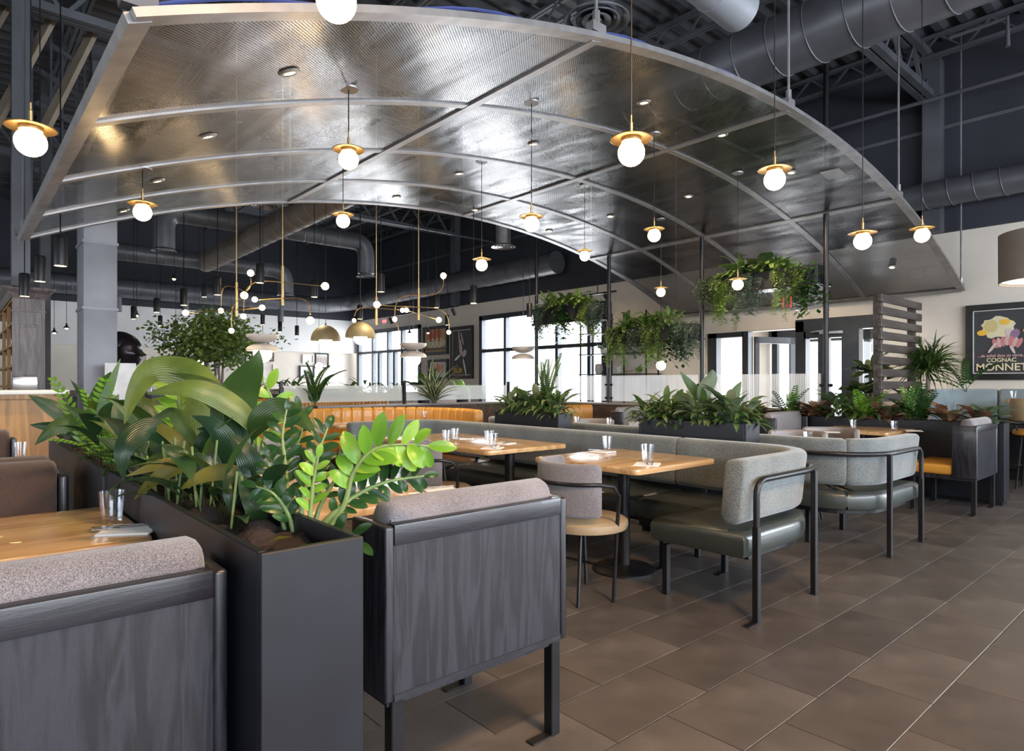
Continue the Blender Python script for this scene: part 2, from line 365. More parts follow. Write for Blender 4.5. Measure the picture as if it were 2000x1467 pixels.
# floor: slab with recessed grout, tiles laid on it in running bond
TL, TW, TY0, TX0 = .566, .3185, 1.117, 2.597
struct('floor', MB().box(-9, 14.5, -5, WY, -.12, -.006), M['grout'])
floor = bpy.data.objects['floor']
tiles = []
for j in range(-19, 62):
    y0 = TY0 + j*TW; off = TX0 - (TL/2 if j % 2 else 0)
    for i in range(-20, 21):
        x0 = off + i*TL
        if x0 < -8.9 or x0 > 13.6 or y0 > 20.6: continue
        cx, cy = x0+TL/2, y0+TW/2; dz = cx*FW[0]+cy*FW[1]; r = cx*RT[0]+cy*RT[1]
        vis = dz > .8 and abs(F*r/dz) < 1120 and HY+F*EYE/dz < 1600
        sees = vis and not (x0 < 1.2 and y0 > 1.3)
        tiles.append((0 if sees else 1, dz, x0, y0))
tiles.sort()
tm = {}
gap = .004
base = MB().box(gap/2, TL-gap/2, gap/2, TW-gap/2, -.006, 0).mesh('tile', M['tile'], smooth=0, bevel=.0015, seg=1)
for k, (_, _, x0, y0) in enumerate(tiles[:290]):
    o = link('tile', base, floor); o.location = (x0, y0, 0)
rest = MB()
for (_, _, x0, y0) in tiles[290:]: rest.box(x0+gap/2, x0+TL-gap/2, y0+gap/2, y0+TW-gap/2, -.006, 0)
part('far_tiles', rest, M['tile'], floor, smooth=0, stuff=True)

# roof deck (corrugated, ribs run along x), girder trusses and joists
dk = MB(); per = .3; y = -5.; prof = []
while y < WY+.3:
    prof += [(y, CZ), (y+.10, CZ), (y+.13, CZ+.07), (y+.24, CZ+.07)]; y += per
vs = []; fs = []
for a, z in prof: vs += [(-9, a, z), (WX+.2, a, z)]
for i in range(len(prof)-1): fs.append((2*i, 2*i+1, 2*i+3, 2*i+2))
dk.add(vs, fs)
ceiling = struct('ceiling', dk, M['deck'], smooth=0)
def truss(a, b, top, bot, step, chord, web, name='roof_truss'):
    mb = MB(); a = Vector(a); b = Vector(b); L = (b-a).length; d = (b-a).normalized()
    s = Vector((-d.y, d.x, 0))*chord*.7
    for z in (top, bot):
        for q in (-1, 1): mb.bar(a+s*q+Vector((0,0,z)), b+s*q+Vector((0,0,z)), chord, chord*1.1)
    n = max(2, int(L/step)); 
    for i in range(n):
        p = a+d*(L*i/n); q = a+d*(L*(i+1)/n); m = (p+q)/2
        mb.bar(p+Vector((0,0,top)), m+Vector((0,0,bot)), web); mb.bar(m+Vector((0,0,bot)), q+Vector((0,0,top)), web)
    return part(name, mb, M['navy2'], ceiling, smooth=0)
for gy in (-2.5, 3.07, 8.9, 14.8): truss((-9, gy, 0), (WX, gy, 0), 6.0, 5.45, .8, .085, .045, 'girder')
x = -8.
while x < WX:
    truss((x, -5, 0), (x, WY, 0), 6.2, 5.92, .6, .04, .022, 'joist'); x += 1.55
mbp = MB()
for (a, b) in (((2, 1.2, 5.35), (11, 1.2, 5.35)), ((6, 5.6, 5.2), (10.8, 5.6, 5.2)), ((10.3, .5, 5.2), (10.3, 9, 5.2)), ((1, 11.5, 5.2), (11, 11.5, 5.2)), ((1,13.2,5.0), (11,13.2,5.0))):
    mbp.tube([a, b], .028, 8)
mbp.tube([(9.7, 1.9, 5.35), (9.7, 1.9, 5.7), (9.7, 2.5, 5.7)], .028, 8)
part('sprinkler_pipe', mbp, M['navy2'], ceiling)

# walls
WH = 3.45
wr = MB()
T = .25
A0, A1, AT = 9.34, 13.86, 3.08     # window opening (y, y, top)
B0, B1, BT = 16.8, 20.85, 3.06
E0, E1, ET = 3.76, 6.79, 2.19
for y0, y1, z0, z1 in ((-5, -4.6, 0, WH), (-4.6, -1.9, 0, .4), (-4.6, -1.9, 3.0, WH), (-1.9, E0, 0, WH), (E0, E1, ET, WH), (E1, A0, 0, WH), (A0, A1, AT, WH), (A0, A1, 0, .55), (A1, B0, 0, WH), (B0, B1, BT, WH), (B1, WY, 0, WH)):
    wr.box(WX, WX+T, y0, y1, z0, z1)
wall_right = struct('wall_right', wr, M['warmwall'], smooth=0)
struct('trim_1', MB().box(WX-.06, WX+T, -5, WY, WH, CZ+.1), M['navy'], smooth=0)
pl = MB()
for y in (3.0, 8.9, 14.8): pl.box(WX-.25, WX-.06, y-.11, y+.11, WH, 5.95)
struct('trim_2', pl, M['navy2'], smooth=0)
struct('trim_3', MB().box(WX-.09, WX-.055, -5, WY, 4.95, 5.0), M['navy2'], smooth=0)
# far wall: dark above, white band, recessed lower zone
struct('wall_back', MB().box(-9, WX+T, WY+.25, WY+.5, 0, 2.35), M['warmwall'], smooth=0)
struct('trim_4', MB().box(-9, WX, WY-.05, WY+.5, 2.3, WH), M['coolwall'], smooth=0)
struct('trim_5', MB().box(-9, WX+T, WY-.12, WY+.5, WH, CZ+.1), M['navy'], smooth=0)
struct('baseboard_back', MB().box(-9, WX, WY+.2, WY+.25, 0, 1.05), M['walnut'], smooth=0)
struct('wall_left', MB().box(-9.3, -9, -5, WY, 0, .9).box(-9.3, -9, -5, WY, 3.3, CZ+.1).box(-9.3, -9, -5, 0, .9, 3.3).box(-9.3, -9, 12, WY, .9, 3.3), M['navy'], smooth=0)
struct('wall_near', MB().box(-9.3, WX+T, -5.8, -5.5, 0, 1.5).box(-9.3, WX+T, -5.8, -5.5, 3.4, CZ+.1).box(-9.3, -3.5, -5.8, -5.5, 1.5, 3.4).box(9.8, WX+T, -5.8, -5.5, 1.5, 3.4), M['warmwall'], smooth=0)

# windows in the far right wall
def window(name, y0, y1, z0, z1, ys, zs, doors=()):
    mb = MB(); x0, x1 = WX-.04, WX+.10; t = .09
    for a, b in ((y0, y0+t*1.4), (y1-t*1.4, y1)): mb.box(x0, x1, a, b, z0, z1)
    mb.box(x0, x1, y0, y1, z1-t*1.4, z1); mb.box(x0, x1, y0, y1, z0, z0+t)
    o = struct(name, mb, M['darkframe'], smooth=0)
    for yy in ys: part('mullion', MB().box(x0, x1, yy-t/2, yy+t/2, z0+t, z1-t), M['darkframe'], o, smooth=0)
    for zz in zs:
        a = y0
        part('transom', MB().box(x0+.01, x1-.01, y0+t, y1-t, zz-t/2, zz+t/2), M['darkframe'], o, smooth=0)
    yy = [y0]+list(ys)+[y1]; zz = [z0]+list(zs)+[z1]
    for i in range(len(yy)-1):
        for j in range(len(zz)-1):
            part('pane', MB().box(WX+.03, WX+.036, yy[i]+.05, yy[i+1]-.05, zz[j]+.05, zz[j+1]-.05), M['pane'], o, smooth=0)
    return o
mpx = lambda px: at_x(px, 700, WX).y
window('window_1', A0, A1, .55, AT, (mpx(1152), mpx(1089), mpx(988)), (2.12,))
wB = window('window_2', B0, B1, 0, BT, (mpx(786), mpx(759), mpx(729)), (2.3,))
for yy in (17.8, 18.3, 19.3): part('door_stile', MB().box(WX-.03, WX+.09, yy, yy+.14, .05, 2.26), M['darkframe'], wB, smooth=0)
# outside: pavement and a pale building across the way
gr = MB().box(WX+.3, 40, -12, 45, -.3, -.12); struct('outside_ground', gr, M['curb'], smooth=0)
bl = MB().box(24, 27, 6, 34, -.12, 3.4)
bo = thing('pale_building', (24, 20, -.12), 'pale low building seen through the windows of the far right wall', 'building')
part('wall', bl, M['whitepaint'], bo, smooth=0)
# entrance vestibule
V = MB(); VX = 13.4
V.box(WX+T, VX+.1, E0-.2, E0, 0, 2.9).box(WX+T, VX+.1, E1, E1+.2, 0, 2.9).box(WX+T, VX+.1, E0-.2, E1+.2, 2.45, 2.9)
struct('wall_vestibule', V, M['warmwall'], smooth=0)
e = MB(); x0, x1 = WX-.05, WX+.12
yL = lambda px: at_x(px, 700, WX).y
def bary(a, b, z0, z1, dx0=0, dx1=0): e.box(x0-dx0, x1+dx1, yL(b), yL(a), z0, z1)
bary(1385, 1402, 0, 2.19); bary(1385, 1454, 2.1, 2.19); bary(1452, 1464, 0, 2.19)
bary(1556, 1572, 0, 2.30); bary(1556, 1722, 2.12, 2.33)
bary(1572, 1576, 0, 2.12); bary(1600, 1617, 0, 2.12); bary(1646, 1676, 0, 2.12); bary(1617, 1646, 2.0, 2.12); bary(1572, 1600, 2.0, 2.12)
bary(1676, 1722, 1.15, 1.25); bary(1676, 1680, 0, 2.12); bary(1716, 1722, 0, 2.12)
en = struct('door_1', e, M['darkframe'], smooth=0)
for a, b in ((1402, 1452), (1576, 1600), (1617, 1646), (1680, 1716)):
    part('pane', MB().box(WX+.03, WX+.036, yL(b), yL(a), .1, 2.1), M['pane'], en, smooth=0)
part('push_bar', MB().tube([(WX-.1, yL(1644), 1.03), (WX-.1, yL(1619), 1.03)], .018, 8), M['blackmetal'], en)
part('door_closer', MB().box(WX-.12, WX-.05, yL(1652), yL(1606), 2.06, 2.1).bar((WX-.12, yL(1625), 2.12), (WX-.12, yL(1590), 2.1), .025), M['chrome'], en, smooth=0)
# inner open door leaf and second door of the vestibule
d2 = MB()
for a, b in ((3.9, 4.02), (4.75, 4.87), (5.6, 5.72), (6.6, 6.72)): d2.box(VX-.05, VX+.06, a, b, 0, 2.4)
d2.box(VX-.05, VX+.06, 3.8, 6.8, 2.1, 2.4)
dd = struct('door_2', d2, M['darkframe'], smooth=0)
part('pane', MB().box(VX, VX+.006, 3.9, 6.7, .1, 2.1), M['pane'], dd, smooth=0)
d3 = MB(); a = Vector((WX+.15, yL(1466), 0)); b = Vector((WX+1.0, yL(1466)-.35, 0)); dn = (b-a).normalized(); nn = Vector((-dn.y, dn.x, 0))
for s0, s1, z0, z1 in ((0, .09, .05, 2.1), (.80, .92, .05, 2.1), (0, .92, 1.98, 2.1), (0, .92, .05, .3)):
    p = a+dn*s0; q = a+dn*s1; d3.add([p+nn*.02+Vector((0,0,z0)), q+nn*.02+Vector((0,0,z0)), q-nn*.02+Vector((0,0,z0)), p-nn*.02+Vector((0,0,z0)), p+nn*.02+Vector((0,0,z1)), q+nn*.02+Vector((0,0,z1)), q-nn*.02+Vector((0,0,z1)), p-nn*.02+Vector((0,0,z1))],
        [(0,3,2,1),(4,5,6,7),(0,1,5,4),(1,2,6,5),(2,3,7,6),(3,0,4,7)])
struct('door_3', d3, M['darkframe'], smooth=0)
struct('trim_6', MB().box(WX-.03, WX, yL(1556), yL(1440), 2.2, 2.36), M['warmwall'], smooth=0)

# ================================================================ canopy
CR, CXC, CZC, CY0, CY1 = 12.717, 5.66, -9.057, 2.65, 7.4
def cz(x): return CZC + math.sqrt(CR*CR-(x-CXC)**2)
GX = [.52, 3.02, 5.57, 8.3, 10.8]; RY = [2.65, 3.93, 5.2, 6.36, 7.4]
canopy = thing('steel_canopy', (CXC, 5, 3.6), 'large arched canopy of perforated steel panels over the booths', 'canopy')
CO = WORG[canopy.name]
def cpanel(x0, x1, y0, y1):
    n = 14; vs = []; fs = []; uvs = []
    for i in range(n+1):
        x = x0+(x1-x0)*i/n
        for y in (y0, y1): vs.append((x, y, cz(x)))
    me = bpy.data.meshes.new('panel'); me.from_pydata([(v[0]-CO.x, v[1]-CO.y, v[2]-CO.z) for v in vs], [], [(2*i, 2*i+1, 2*i+3, 2*i+2) for i in range(n)])
    uvl = me.uv_layers.new(name='UVMap')
    for l in me.loops:
        v = vs[l.vertex_index]; uvl.data[l.index].uv = (CR*math.asin((v[0]-CXC)/CR), v[1])
    me.polygons.foreach_set('use_smooth', [True]*n); me.materials.append(M['perf'])
    link('panel', me, canopy)
for i in range(4):
    for j in range(4): cpanel(GX[i], GX[i+1], RY[j], RY[j+1])
def rib(y, w_, name):
    mb = MB(); n = 56
    for q in ((0, w_, .0, -.014), ):
        vs = []
        for i in range(n+1):
            x = GX[0]-.02+(GX[-1]-GX[0]+.04)*i/n; nx = (x-CXC)/CR; nz = math.sqrt(1-nx*nx)
            for yy, d in ((y-w_/2, -.012), (y+w_/2, -.012), (y+w_/2, .022), (y-w_/2, .022)): vs.append((x+nx*d, yy, cz(x)+nz*d))
        fs = []
        for i in range(n):
            for k in range(4): fs.append((4*i+k, 4*i+(k+1) % 4, 4*i+4+(k+1) % 4, 4*i+4+k))
        fs += [(3, 2, 1, 0), (4*n, 4*n+1, 4*n+2, 4*n+3)]; mb.add(vs, fs)
    part(name, mb, M['steel'], canopy)
for k, y in enumerate(RY): rib(y, .09 if k in (0, 4) else .07, 'curved_rib')
for k, x in enumerate(GX):
    nx = (x-CXC)/CR; ang = math.asin(nx); w_ = .085 if k in (0, 4) else .085
    mb = MB(); t = Vector((math.cos(ang), 0, -math.sin(ang))); n_ = Vector((math.sin(ang), 0, math.cos(ang)))
    vs = []
    for y in (CY0, CY1):
        p = Vector((x, y, cz(x)))
        for a, b in ((-1, -.016), (1, -.016), (1, .025), (-1, .025)): vs.append(p+t*a*w_/2+n_*b)
    mb.add(vs, [(3,2,1,0),(4,5,6,7),(0,1,5,4),(1,2,6,5),(2,3,7,6),(3,0,4,7)]); part('cross_beam', mb, M['steel'], canopy, smooth=0)
for k, x in enumerate(GX):
    for y in (CY0, CY1):
        z = cz(x)+.05
        part('hanger_rod', MB().tube([(x, y, z), (x, y, 6.2)], .012, 6).tube([(x, y, z), (x, y, z+.12)], .025, 8).box(x-.06, x+.06, y-.03, y+.03, z-.02, z+.04), M['steel'] if k else M['navy2'], canopy)
for a, b in ((GX[0], GX[1]),(GX[1], GX[2]), (GX[2], GX[3])):
    pts = [(x, CY0+.02, cz(x)+.05+.02*math.sin((x-a)*5)) for x in [a+(b-a)*i/16 for i in range(17)]]
    part('cable', MB().tube(pts, .008, 5), M['cable'], canopy)
part('junction_plate', MB().bar((7.2, 2.98, cz(7.2)-.0), (7.45, 2.98, cz(7.45)-.0), .2, .01), M['steel'], canopy)
# recessed downlights in the canopy
SP = [(1.37,3.37),(1.29,4.52),(1.26,5.75),(1.23,6.91),(4.36,3.3),(4.29,4.57),(5.58,4.62),(5.56,5.88),(5.64,3.34),(6.97,4.59),(4.27,5.76),(4.21,6.98),(5.5,7.05),(6.98,5.86),(6.95,7.05),(7.02,3.31),(10.02,3.28)]
where = ['front bay at its left end','second bay at its left end','third bay at its left end','rear bay at its left end','front bay left of the middle beam','second bay left of the middle beam','second bay by the middle beam','third bay by the middle beam','front bay by the middle beam','second bay right of the middle beam','third bay left of the middle beam','rear bay left of the middle beam','rear bay by the middle beam','third bay right of the middle beam','rear bay right of the middle beam','front bay right of the middle beam','front bay at its low right end']
for (x, y), wh in zip(SP, where):
    z = cz(x); an = math.asin((x-CXC)/CR)
    o = thing('downlight', (x, y, z), 'small round steel downlight in the canopy, '+wh, 'light', 'downlights set in the canopy')
    WORG[o.name] = Vector((0,0,0)); o.rotation_euler = (0, an, 0)
    part('trim_ring', MB().lathe((0,0,-.006), [(.034,-.008),(.052,-.006),(.06,.004),(.034,.008)], 20, False), M['steel'], o)
    part('lens', MB().lathe((0,0,-.012), [(.001,.004),(.034,.004)], 16, False), M['led'], o)
    sp_ = bpy.data.lights.new('downlight_lamp', 'SPOT'); sp_.energy = 42; sp_.color = (1, .76, .48); sp_.spot_size = rad(95); sp_.spot_blend = .7; sp_.shadow_soft_size = .04
    so_ = bpy.data.objects.new('lamp', sp_); COL.objects.link(so_); so_.location = (x, y, z-.03)
    if x > 6.9 and x < 8:
        tg = Vector((8.1, {3.31: 3.9, 4.59: 4.6, 5.86: 6.1, 7.05: 7.8}[y], 2.6 if y != 5.86 else 2.1)); so_.rotation_euler = (tg-Vector((x, y, z-.03))).to_track_quat('-Z', 'Y').to_euler(); sp_.energy = 120; sp_.spot_size = rad(70)
    part('housing', MB().lathe((0,0,.004), [(.034,0),(.045,.01),(.045,.12),(.001,.12)], 12, False), M['blackmetal'], o)

# ================================================================ globe pendants
def pendant_parts(o, drop, rose, tilt=0):
    part('cord', MB().tube([(0,0,.10), (0,0,drop)], .0035, 6), M['blackmetal'], o)
    part('dish', MB().lathe((0,0,0), [(.001,.022),(.03,.022),(.055,.012),(.096,.002),(.098,-.001),(.094,-.003),(.05,.004),(.001,.012)], 32, False), M['brass'], o)
    part('cap', MB().lathe((0,0,0), [(.008,.022),(.008,.075),(.004,.08),(.004,.11)], 10).lathe((0,0,0), [(.045,.008),(.045,-.012),(.001,-.012)], 20, False), M['brass'], o)
    part('globe', MB().ball((0,0,-.062), .061, 24, 14), M['globe'], o)
    if rose: part('ceiling_rose', MB().lathe((0,0,drop), [(.001,-.012),(.06,-.012),(.062,-.002),(.001,-.002)], 20, False), M['steel'], o)
pend_c = [(1.87,3.67,312,680),(3.46,3.71,438,1035),(5.1,3.74,460,1273),(6.68,3.76,556,1441),(4.21,5.28,518,938),(5.83,5.30,500,1137),(7.45,5.35,571,1291),(1.05,5.22,415,278),(2.63,7.17,432,670)]
lab_c = ['large glowing globe pendant with brass dish nearest under the canopy, left of its centre','glowing globe pendant with brass dish hanging low over the middle banquette table',
 'glowing brass-dished globe pendant over the planter between the two curved banquettes','glowing brass-dished globe pendant in front of the right hanging planter',
 'glowing brass-dished globe pendant against the dark wall, right of the brass chandeliers','small glowing brass-dished globe pendant between the two rear canopy posts',
 'small glowing brass-dished globe pendant above the middle hanging planter','glowing brass-dished globe pendant at the low left end of the canopy','glowing brass-dished globe pendant at the rear edge of the canopy near the duct']
for (x, y, py, px), lb in zip(pend_c, lab_c):
    if px == 670: 
        q = at_d(670, 418, 5.9); x, y = q.x, q.y
    dz = x*FW[0]+y*FW[1]; z = EYE-(py-HY)/F*dz + .062
    o = thing('globe_pendant', (x, y, z), lb, 'pendant light', 'brass-dished globe pendants'); WORG[o.name] = Vector((0,0,0))
    pendant_parts(o, cz(x)-z, True)
pend_f = [((657, -36), 1.85, 'y', 'glowing brass-dished globe pendant cut by the top edge of the picture'),((1233, 272), 1.85, 'y', 'largest glowing brass-dished globe pendant in front of the canopy, right of centre'),
 ((1513, 331), 1.85, 'y', 'glowing brass-dished globe pendant in front of the canopy, second from its right end'),((1685, 455), 1.85, 'y', 'glowing brass-dished globe pendant in front of the canopy above the fiddle leaf plant'),
 ((1801, 446), 1.85, 'y', 'glowing brass-dished globe pendant beside the white wall at the right end'),((60, 250), 3.3, 'y', 'large glowing brass-dished globe pendant at the far left before the dark columns')]
for (px, py), yv, _, lb in pend_f:
    p = at_y(px, py, yv); o = thing('globe_pendant', p, lb, 'pendant light', 'brass-dished globe pendants'); WORG[o.name] = Vector((0,0,0))
    if px == 60: o.scale = (.95,)*3
    pendant_parts(o, 6.24-p.z, False)
# ================================================================ furniture
def rprof(x0, x1, z0, z1, r, n=4, rb=None):
    """rounded rectangle profile (offset, z)"""
    out = []; rb = r if rb is None else rb
    for cx, cz_, a0, rr in ((x1-rb, z0+rb, -90, rb), (x1-r, z1-r, 0, r), (x0+r, z1-r, 90, r), (x0+rb, z0+rb, 180, rb)):
        for k in range(n+1): a = rad(a0+90*k/n); out.append((cx+rr*math.cos(a), cz_+rr*math.sin(a)))
    return out
def flat_cushion(path_inner, path_outer, z0, z1, r=.03):
    """upholstered slab between two plan lines of equal length"""
    mb = MB(); loop = list(path_outer)+list(path_inner)[::-1]; n = len(loop)
    c = Vector((sum(p[0] for p in loop)/n, sum(p[1] for p in loop)/n))
    rings = [(0.92*r, z0), (0.25*r, z0+.25*r), (0, z0+r), (0, z1-r), (.3*r, z1-.3*r), (r, z1)]
    vs = []
    P = [Vector((p[0], p[1])) for p in loop]; N = []
    area_ = sum(P[i].x*P[(i+1) % n].y-P[(i+1) % n].x*P[i].y for i in range(n)); sg = 1 if area_ > 0 else -1
    for i in range(n):
        a = P[i-1]; b = P[(i+1) % n]; d1 = (P[i]-a).normalized(); d2 = (b-P[i]).normalized()
        nn = (Vector((-d1.y, d1.x))+Vector((-d2.y, d2.x)))
        nn = nn.normalized()*sg if nn.length > 1e-6 else Vector((0, 0)); k = 1/max(.5, math.sqrt((1+d1.dot(d2))/2)); N.append(nn*k)
    for off, z in rings:
        for i in range(n): q = P[i]+N[i]*off; vs.append((q.x, q.y, z))
    fs = []
    m = len(path_outer)
    for j in range(len(rings)-1):
        for i in range(n): fs.append((j*n+i, j*n+(i+1) % n, (j+1)*n+(i+1) % n, (j+1)*n+i))
    for base in (0, (len(rings)-1)*n):
        for i in range(m-1): fs.append((base+i, base+i+1, base+n-2-i, base+n-1-i))
    return mb.add(vs, fs)
def resample(path, n):
    P = [Vector((p[0], p[1])) for p in path]; L = [0]
    for i in range(1, len(P)): L.append(L[-1]+(P[i]-P[i-1]).length)
    out = []
    for k in range(n+1):
        t = L[-1]*k/n; i = max(j for j in range(len(L)) if L[j] <= t+1e-9); i = min(i, len(P)-2)
        f = (t-L[i])/max(1e-9, L[i+1]-L[i]); q = P[i].lerp(P[i+1], min(1, f)); out.append((q.x, q.y))
    return out
def offset(path, d):
    P = [Vector((p[0], p[1])) for p in path]; out = []
    for i, p in enumerate(P):
        a = P[max(0, i-1)]; b = P[min(len(P)-1, i+1)]; t = (b-a).normalized(); out.append((p.x+t.y*d, p.y-t.x*d))
    return out
def foot(mb, x, y, dx=-.09, dy=0): return mb.box(x-.02+min(0, dx), x+.02+max(0, dx), y-.02+min(0, dy), y+.02+max(0, dy), 0, .006)
def leg(o, x, y, z, dx=-.09, w=.036, name='leg'):
    mb = MB().box(x-w/2, x+w/2, y-w/2, y+w/2, 0, z); foot(mb, x, y, dx); part(name, mb, M['blackmetal'], o, bevel=.003, seg=1)

def banquette(sx, cx, label, ymin, ymax, sections, fab, nlegs=5):
    """C-shaped banquette: spine parallel to y at x = cx, arms at both ends reach towards -sx"""
    t = thing('curved_banquette', (cx, ymin, 0), label, 'banquette', 'curved banquettes either side of the slim planters')
    X = lambda d: cx - sx*d        # d = distance from the spine's outer line towards the arm tips
    r = .42
    outer = [(X(1.05), ymin)]
    for k in range(0, 9): a = rad(90*k/8); outer.append((X(r-r*math.sin(a)), ymin+r-r*math.cos(a)))
    outer.append((X(0), ymax-r))
    for k in range(1, 9): a = rad(90*k/8); outer.append((X(r-r*math.cos(a)), ymax-r+r*math.sin(a)))
    outer.append((X(1.05), ymax))
    L = resample(outer, 90)
    inward = 1 if sx < 0 else -1   # offset sign that points inside
    tot = len(L)
    def inner(p, dd=.60):
        d = abs(p[0]-cx); return (X(max(d, dd)), min(max(p[1], ymin+dd), ymax-dd))
    cuts = [0]+[int(tot*s) for s in sections]+[tot-1]
    for a, b in zip(cuts[:-1], cuts[1:]):
        path = L[a:b+1]
        prof = [(inward*o_, z) for o_, z in rprof(0, .125, .50, .845, .035, 4, .05)]
        if inward < 0: prof = prof[::-1]
        # lean the top outwards slightly
        prof = [(o_+inward*(.84-z)*.10, z) for o_, z in prof]
        part('back_cushion', MB().sweep(path, prof), fab, t, smooth=50)
        pth = [(p[0], p[1]) for p in path]
        o1 = offset(pth, inward*.012); m1 = MB()
        i1 = [inner(p) for p in pth]
        part('seat_cushion', flat_cushion(i1, o1, .325, .465, .04), M['green'], t, smooth=50)
    pl2 = [(p[0], p[1]) for p in L[2:-2]]
    part('seat_base', flat_cushion([inner(p, .54) for p in pl2], offset(pl2, inward*.06), .295, .33, .004), M['blackmetal'], t, smooth=0)
    # rail round each end
    for end in (0, 1):
        y = ymin if end == 0 else ymax; s_ = 1 if end == 0 else -1
        yo = y - s_*.022
        pts = [(X(.98), yo, 0.3), (X(.98), yo, .66)]
        for k in range(1, 6): a = rad(90*k/5); pts.append((X(.98-.08*(1-math.cos(a))), yo, .66+.08*math.sin(a)))
        pts.append((X(.42), yo, .74)); r2 = r+.022
        for k in range(1, 9): a = rad(90*k/8); pts.append((X(r-r2*math.sin(a)), y+s_*(r-r2*math.cos(a)), .74))
        pts.append((X(-.022), y+s_*.75, .74))
        part('back_rail', MB().tube(pts, .017, 10), M['blackmetal'], t, smooth=60)
        leg(t, X(.98), yo, .50, -sx*.09, .034)
        leg(t, X(.30), yo, .735, 0, .032)
        leg(t, X(.95), y+s_*.56, .30, 0); leg(t, X(.30), y+s_*.56, .30, -sx*.08)
    for k in range(1, nlegs):
        yy = ymin+(ymax-ymin)*k/nlegs
        leg(t, X(.52), yy, .30, -sx*.08); leg(t, X(.10), yy, .30, 0)
        part('back_bracket', MB().bar((X(.03), yy, .30), (X(.0), yy, .70), .035, .01), M['blackmetal'], t, smooth=0)
    return t
banquette(1, 4.15, 'curved grey-teal tweed banquette with dark green leather seat around the near oak tables', 1.70, 6.15, (.31, .66), M['teal'])
banquette(-1, 4.78, 'curved banquette in pale grey-teal tweed on the far side of the slim black planters', 1.70, 6.15, (.17, .31, .66), M['teal'])

def box_planter(x0, x1, y0, y1, z1, label, t=.018, z0=0, soil=.05, group=None):
    o = thing('planter_box', ((x0+x1)/2, (y0+y1)/2, z0), label, 'planter', group)
    mb = MB()
    zf = z0+.04 if z0 == 0 else z0
    mb.box(x0, x1, y0, y0+t, zf, z1).box(x0, x1, y1-t, y1, zf, z1).box(x0, x0+t, y0+t, y1-t, zf, z1).box(x1-t, x1, y0+t, y1-t, zf, z1)
    mb.box(x0+t, x1-t, y0+t, y1-t, zf, zf+.02)
    part('body', mb, M['planter'], o, bevel=.0025, seg=1)
    if z0 == 0: part('plinth', MB().box(x0+.02, x1-.02, y0+.02, y1-.02, 0, .04), M['blackmetal'], o, smooth=0)
    nx = max(4, int((x1-x0)/.03)); ny = max(6, int((y1-y0)/.04)); vs = []; rr = random.Random(int(x0*100+y0*10))
    for i in range(nx+1):
        for j in range(ny+1): vs.append((x0+t+(x1-x0-2*t)*i/nx, y0+t+(y1-y0-2*t)*j/ny, z1-soil+rr.uniform(-.012, .012)))
    fs = [(i*(ny+1)+j, (i+1)*(ny+1)+j, (i+1)*(ny+1)+j+1, i*(ny+1)+j+1) for i in range(nx) for j in range(ny)]
    so = part('soil', MB().add(vs, fs), M['soil'], o, smooth=80); so['kind'] = 'stuff'
    return o
box_planter(.480, .713, 1.325, 3.0, .90, 'tall black metal planter nearest the camera between two booths')
box_planter(.470, .72, 3.03, 4.9, .90, 'tall black metal planter continuing behind the nearest one beside the left booths')
box_planter(4.42, 4.62, 2.42, 3.40, .95, 'slim black planter behind the near table, between the two curved banquettes')
box_planter(4.42, 4.62, 4.36, 5.32, .95, 'slim black planter farther back between the two curved banquettes')
box_planter(8.03, 8.24, 1.60, 5.6, .84, 'long black planter behind the right booths with the darkest mixed foliage')

def booth(x0, x1, y, dirn, label, base_z=.34, fab='heather', seat='tan', legs=True, top=.845, rets=(1, 1)):
    """panel-backed booth bench; its wooden back is at y and it faces dirn (+1: away from the camera)"""
    t = thing('booth_bench', ((x0+x1)/2, y, 0), label, 'booth')
    b = MB().box(x0+.03, x1-.03, y, y+dirn*.02, base_z+.01, top-.05); part('back_panel', b, M['ash'], t, smooth=0)
    part('top_rail', MB().box(x0+.03, x1-.03, y-dirn*.006, y+dirn*.035, top-.06, top), M['ashx'], t, bevel=.003, seg=2)
    part('bottom_rail', MB().box(x0+.03, x1-.03, y-dirn*.004, y+dirn*.03, base_z, base_z+.02), M['ashx'], t, smooth=0)
    D = .20
    for xs, k in ((x0, 1), (x1, -1)):
        m = MB(); pts = []
        part('side_panel', MB().box(xs, xs+k*.03, y-dirn*.006, y+dirn*D, base_z, top-.002), M['ash'], t, bevel=.009, seg=3)
    prof = rprof(-.055, .055, .50, top+.062, .054, 6)
    yc = y+dirn*.085
    mb = MB().sweep([(x0+.035, yc), ((x0+x1)/2, yc), (x1-.035, yc)], prof); part('back_cushion', mb, M[fab], t, smooth=60)
    part('piping', MB().tube([(x0+.04, yc-dirn*.052, top+.004), (x1-.04, yc-dirn*.052, top+.004)], .004, 6), M[fab], t)
    ys, ye = y+dirn*.14, y+dirn*.60
    part('seat_cushion', MB().box(x0+.01, x1-.01, ys, ye, .36, .46), M[seat], t, bevel=.03, seg=3, smooth=60)
    part('seat_base', MB().box(x0+.02, x1-.02, y+dirn*.02, ye-dirn*.02, .32, .36), M['ash'], t, smooth=0)
    if legs:
        for lx, d in ((x0+.05, -.07), (x1-.04, -.09)):
            for ly in (y+dirn*.03, ye-dirn*.06): leg(t, lx, ly, base_z, d, .042)
    return t
booth(-1.35, .462, 1.475, 1, 'dark stained wood booth back with grey heather cushion in the near left corner')
booth(.925, 1.66, 1.60, 1, 'dark stained wood booth back with grey cushion and black legs right of the near planter')
booth(-1.35, .40, 3.62, -1, 'booth bench with brown heather back facing the camera across the left table', fab='brownfab')
booth(-1.35, .38, 6.15, -1, 'second brown booth back, farther left behind the first one', fab='brownfab')
booth(-1.35, .40, 3.68, 1, 'brown booth bench standing back to back behind the left one', fab='brownfab')
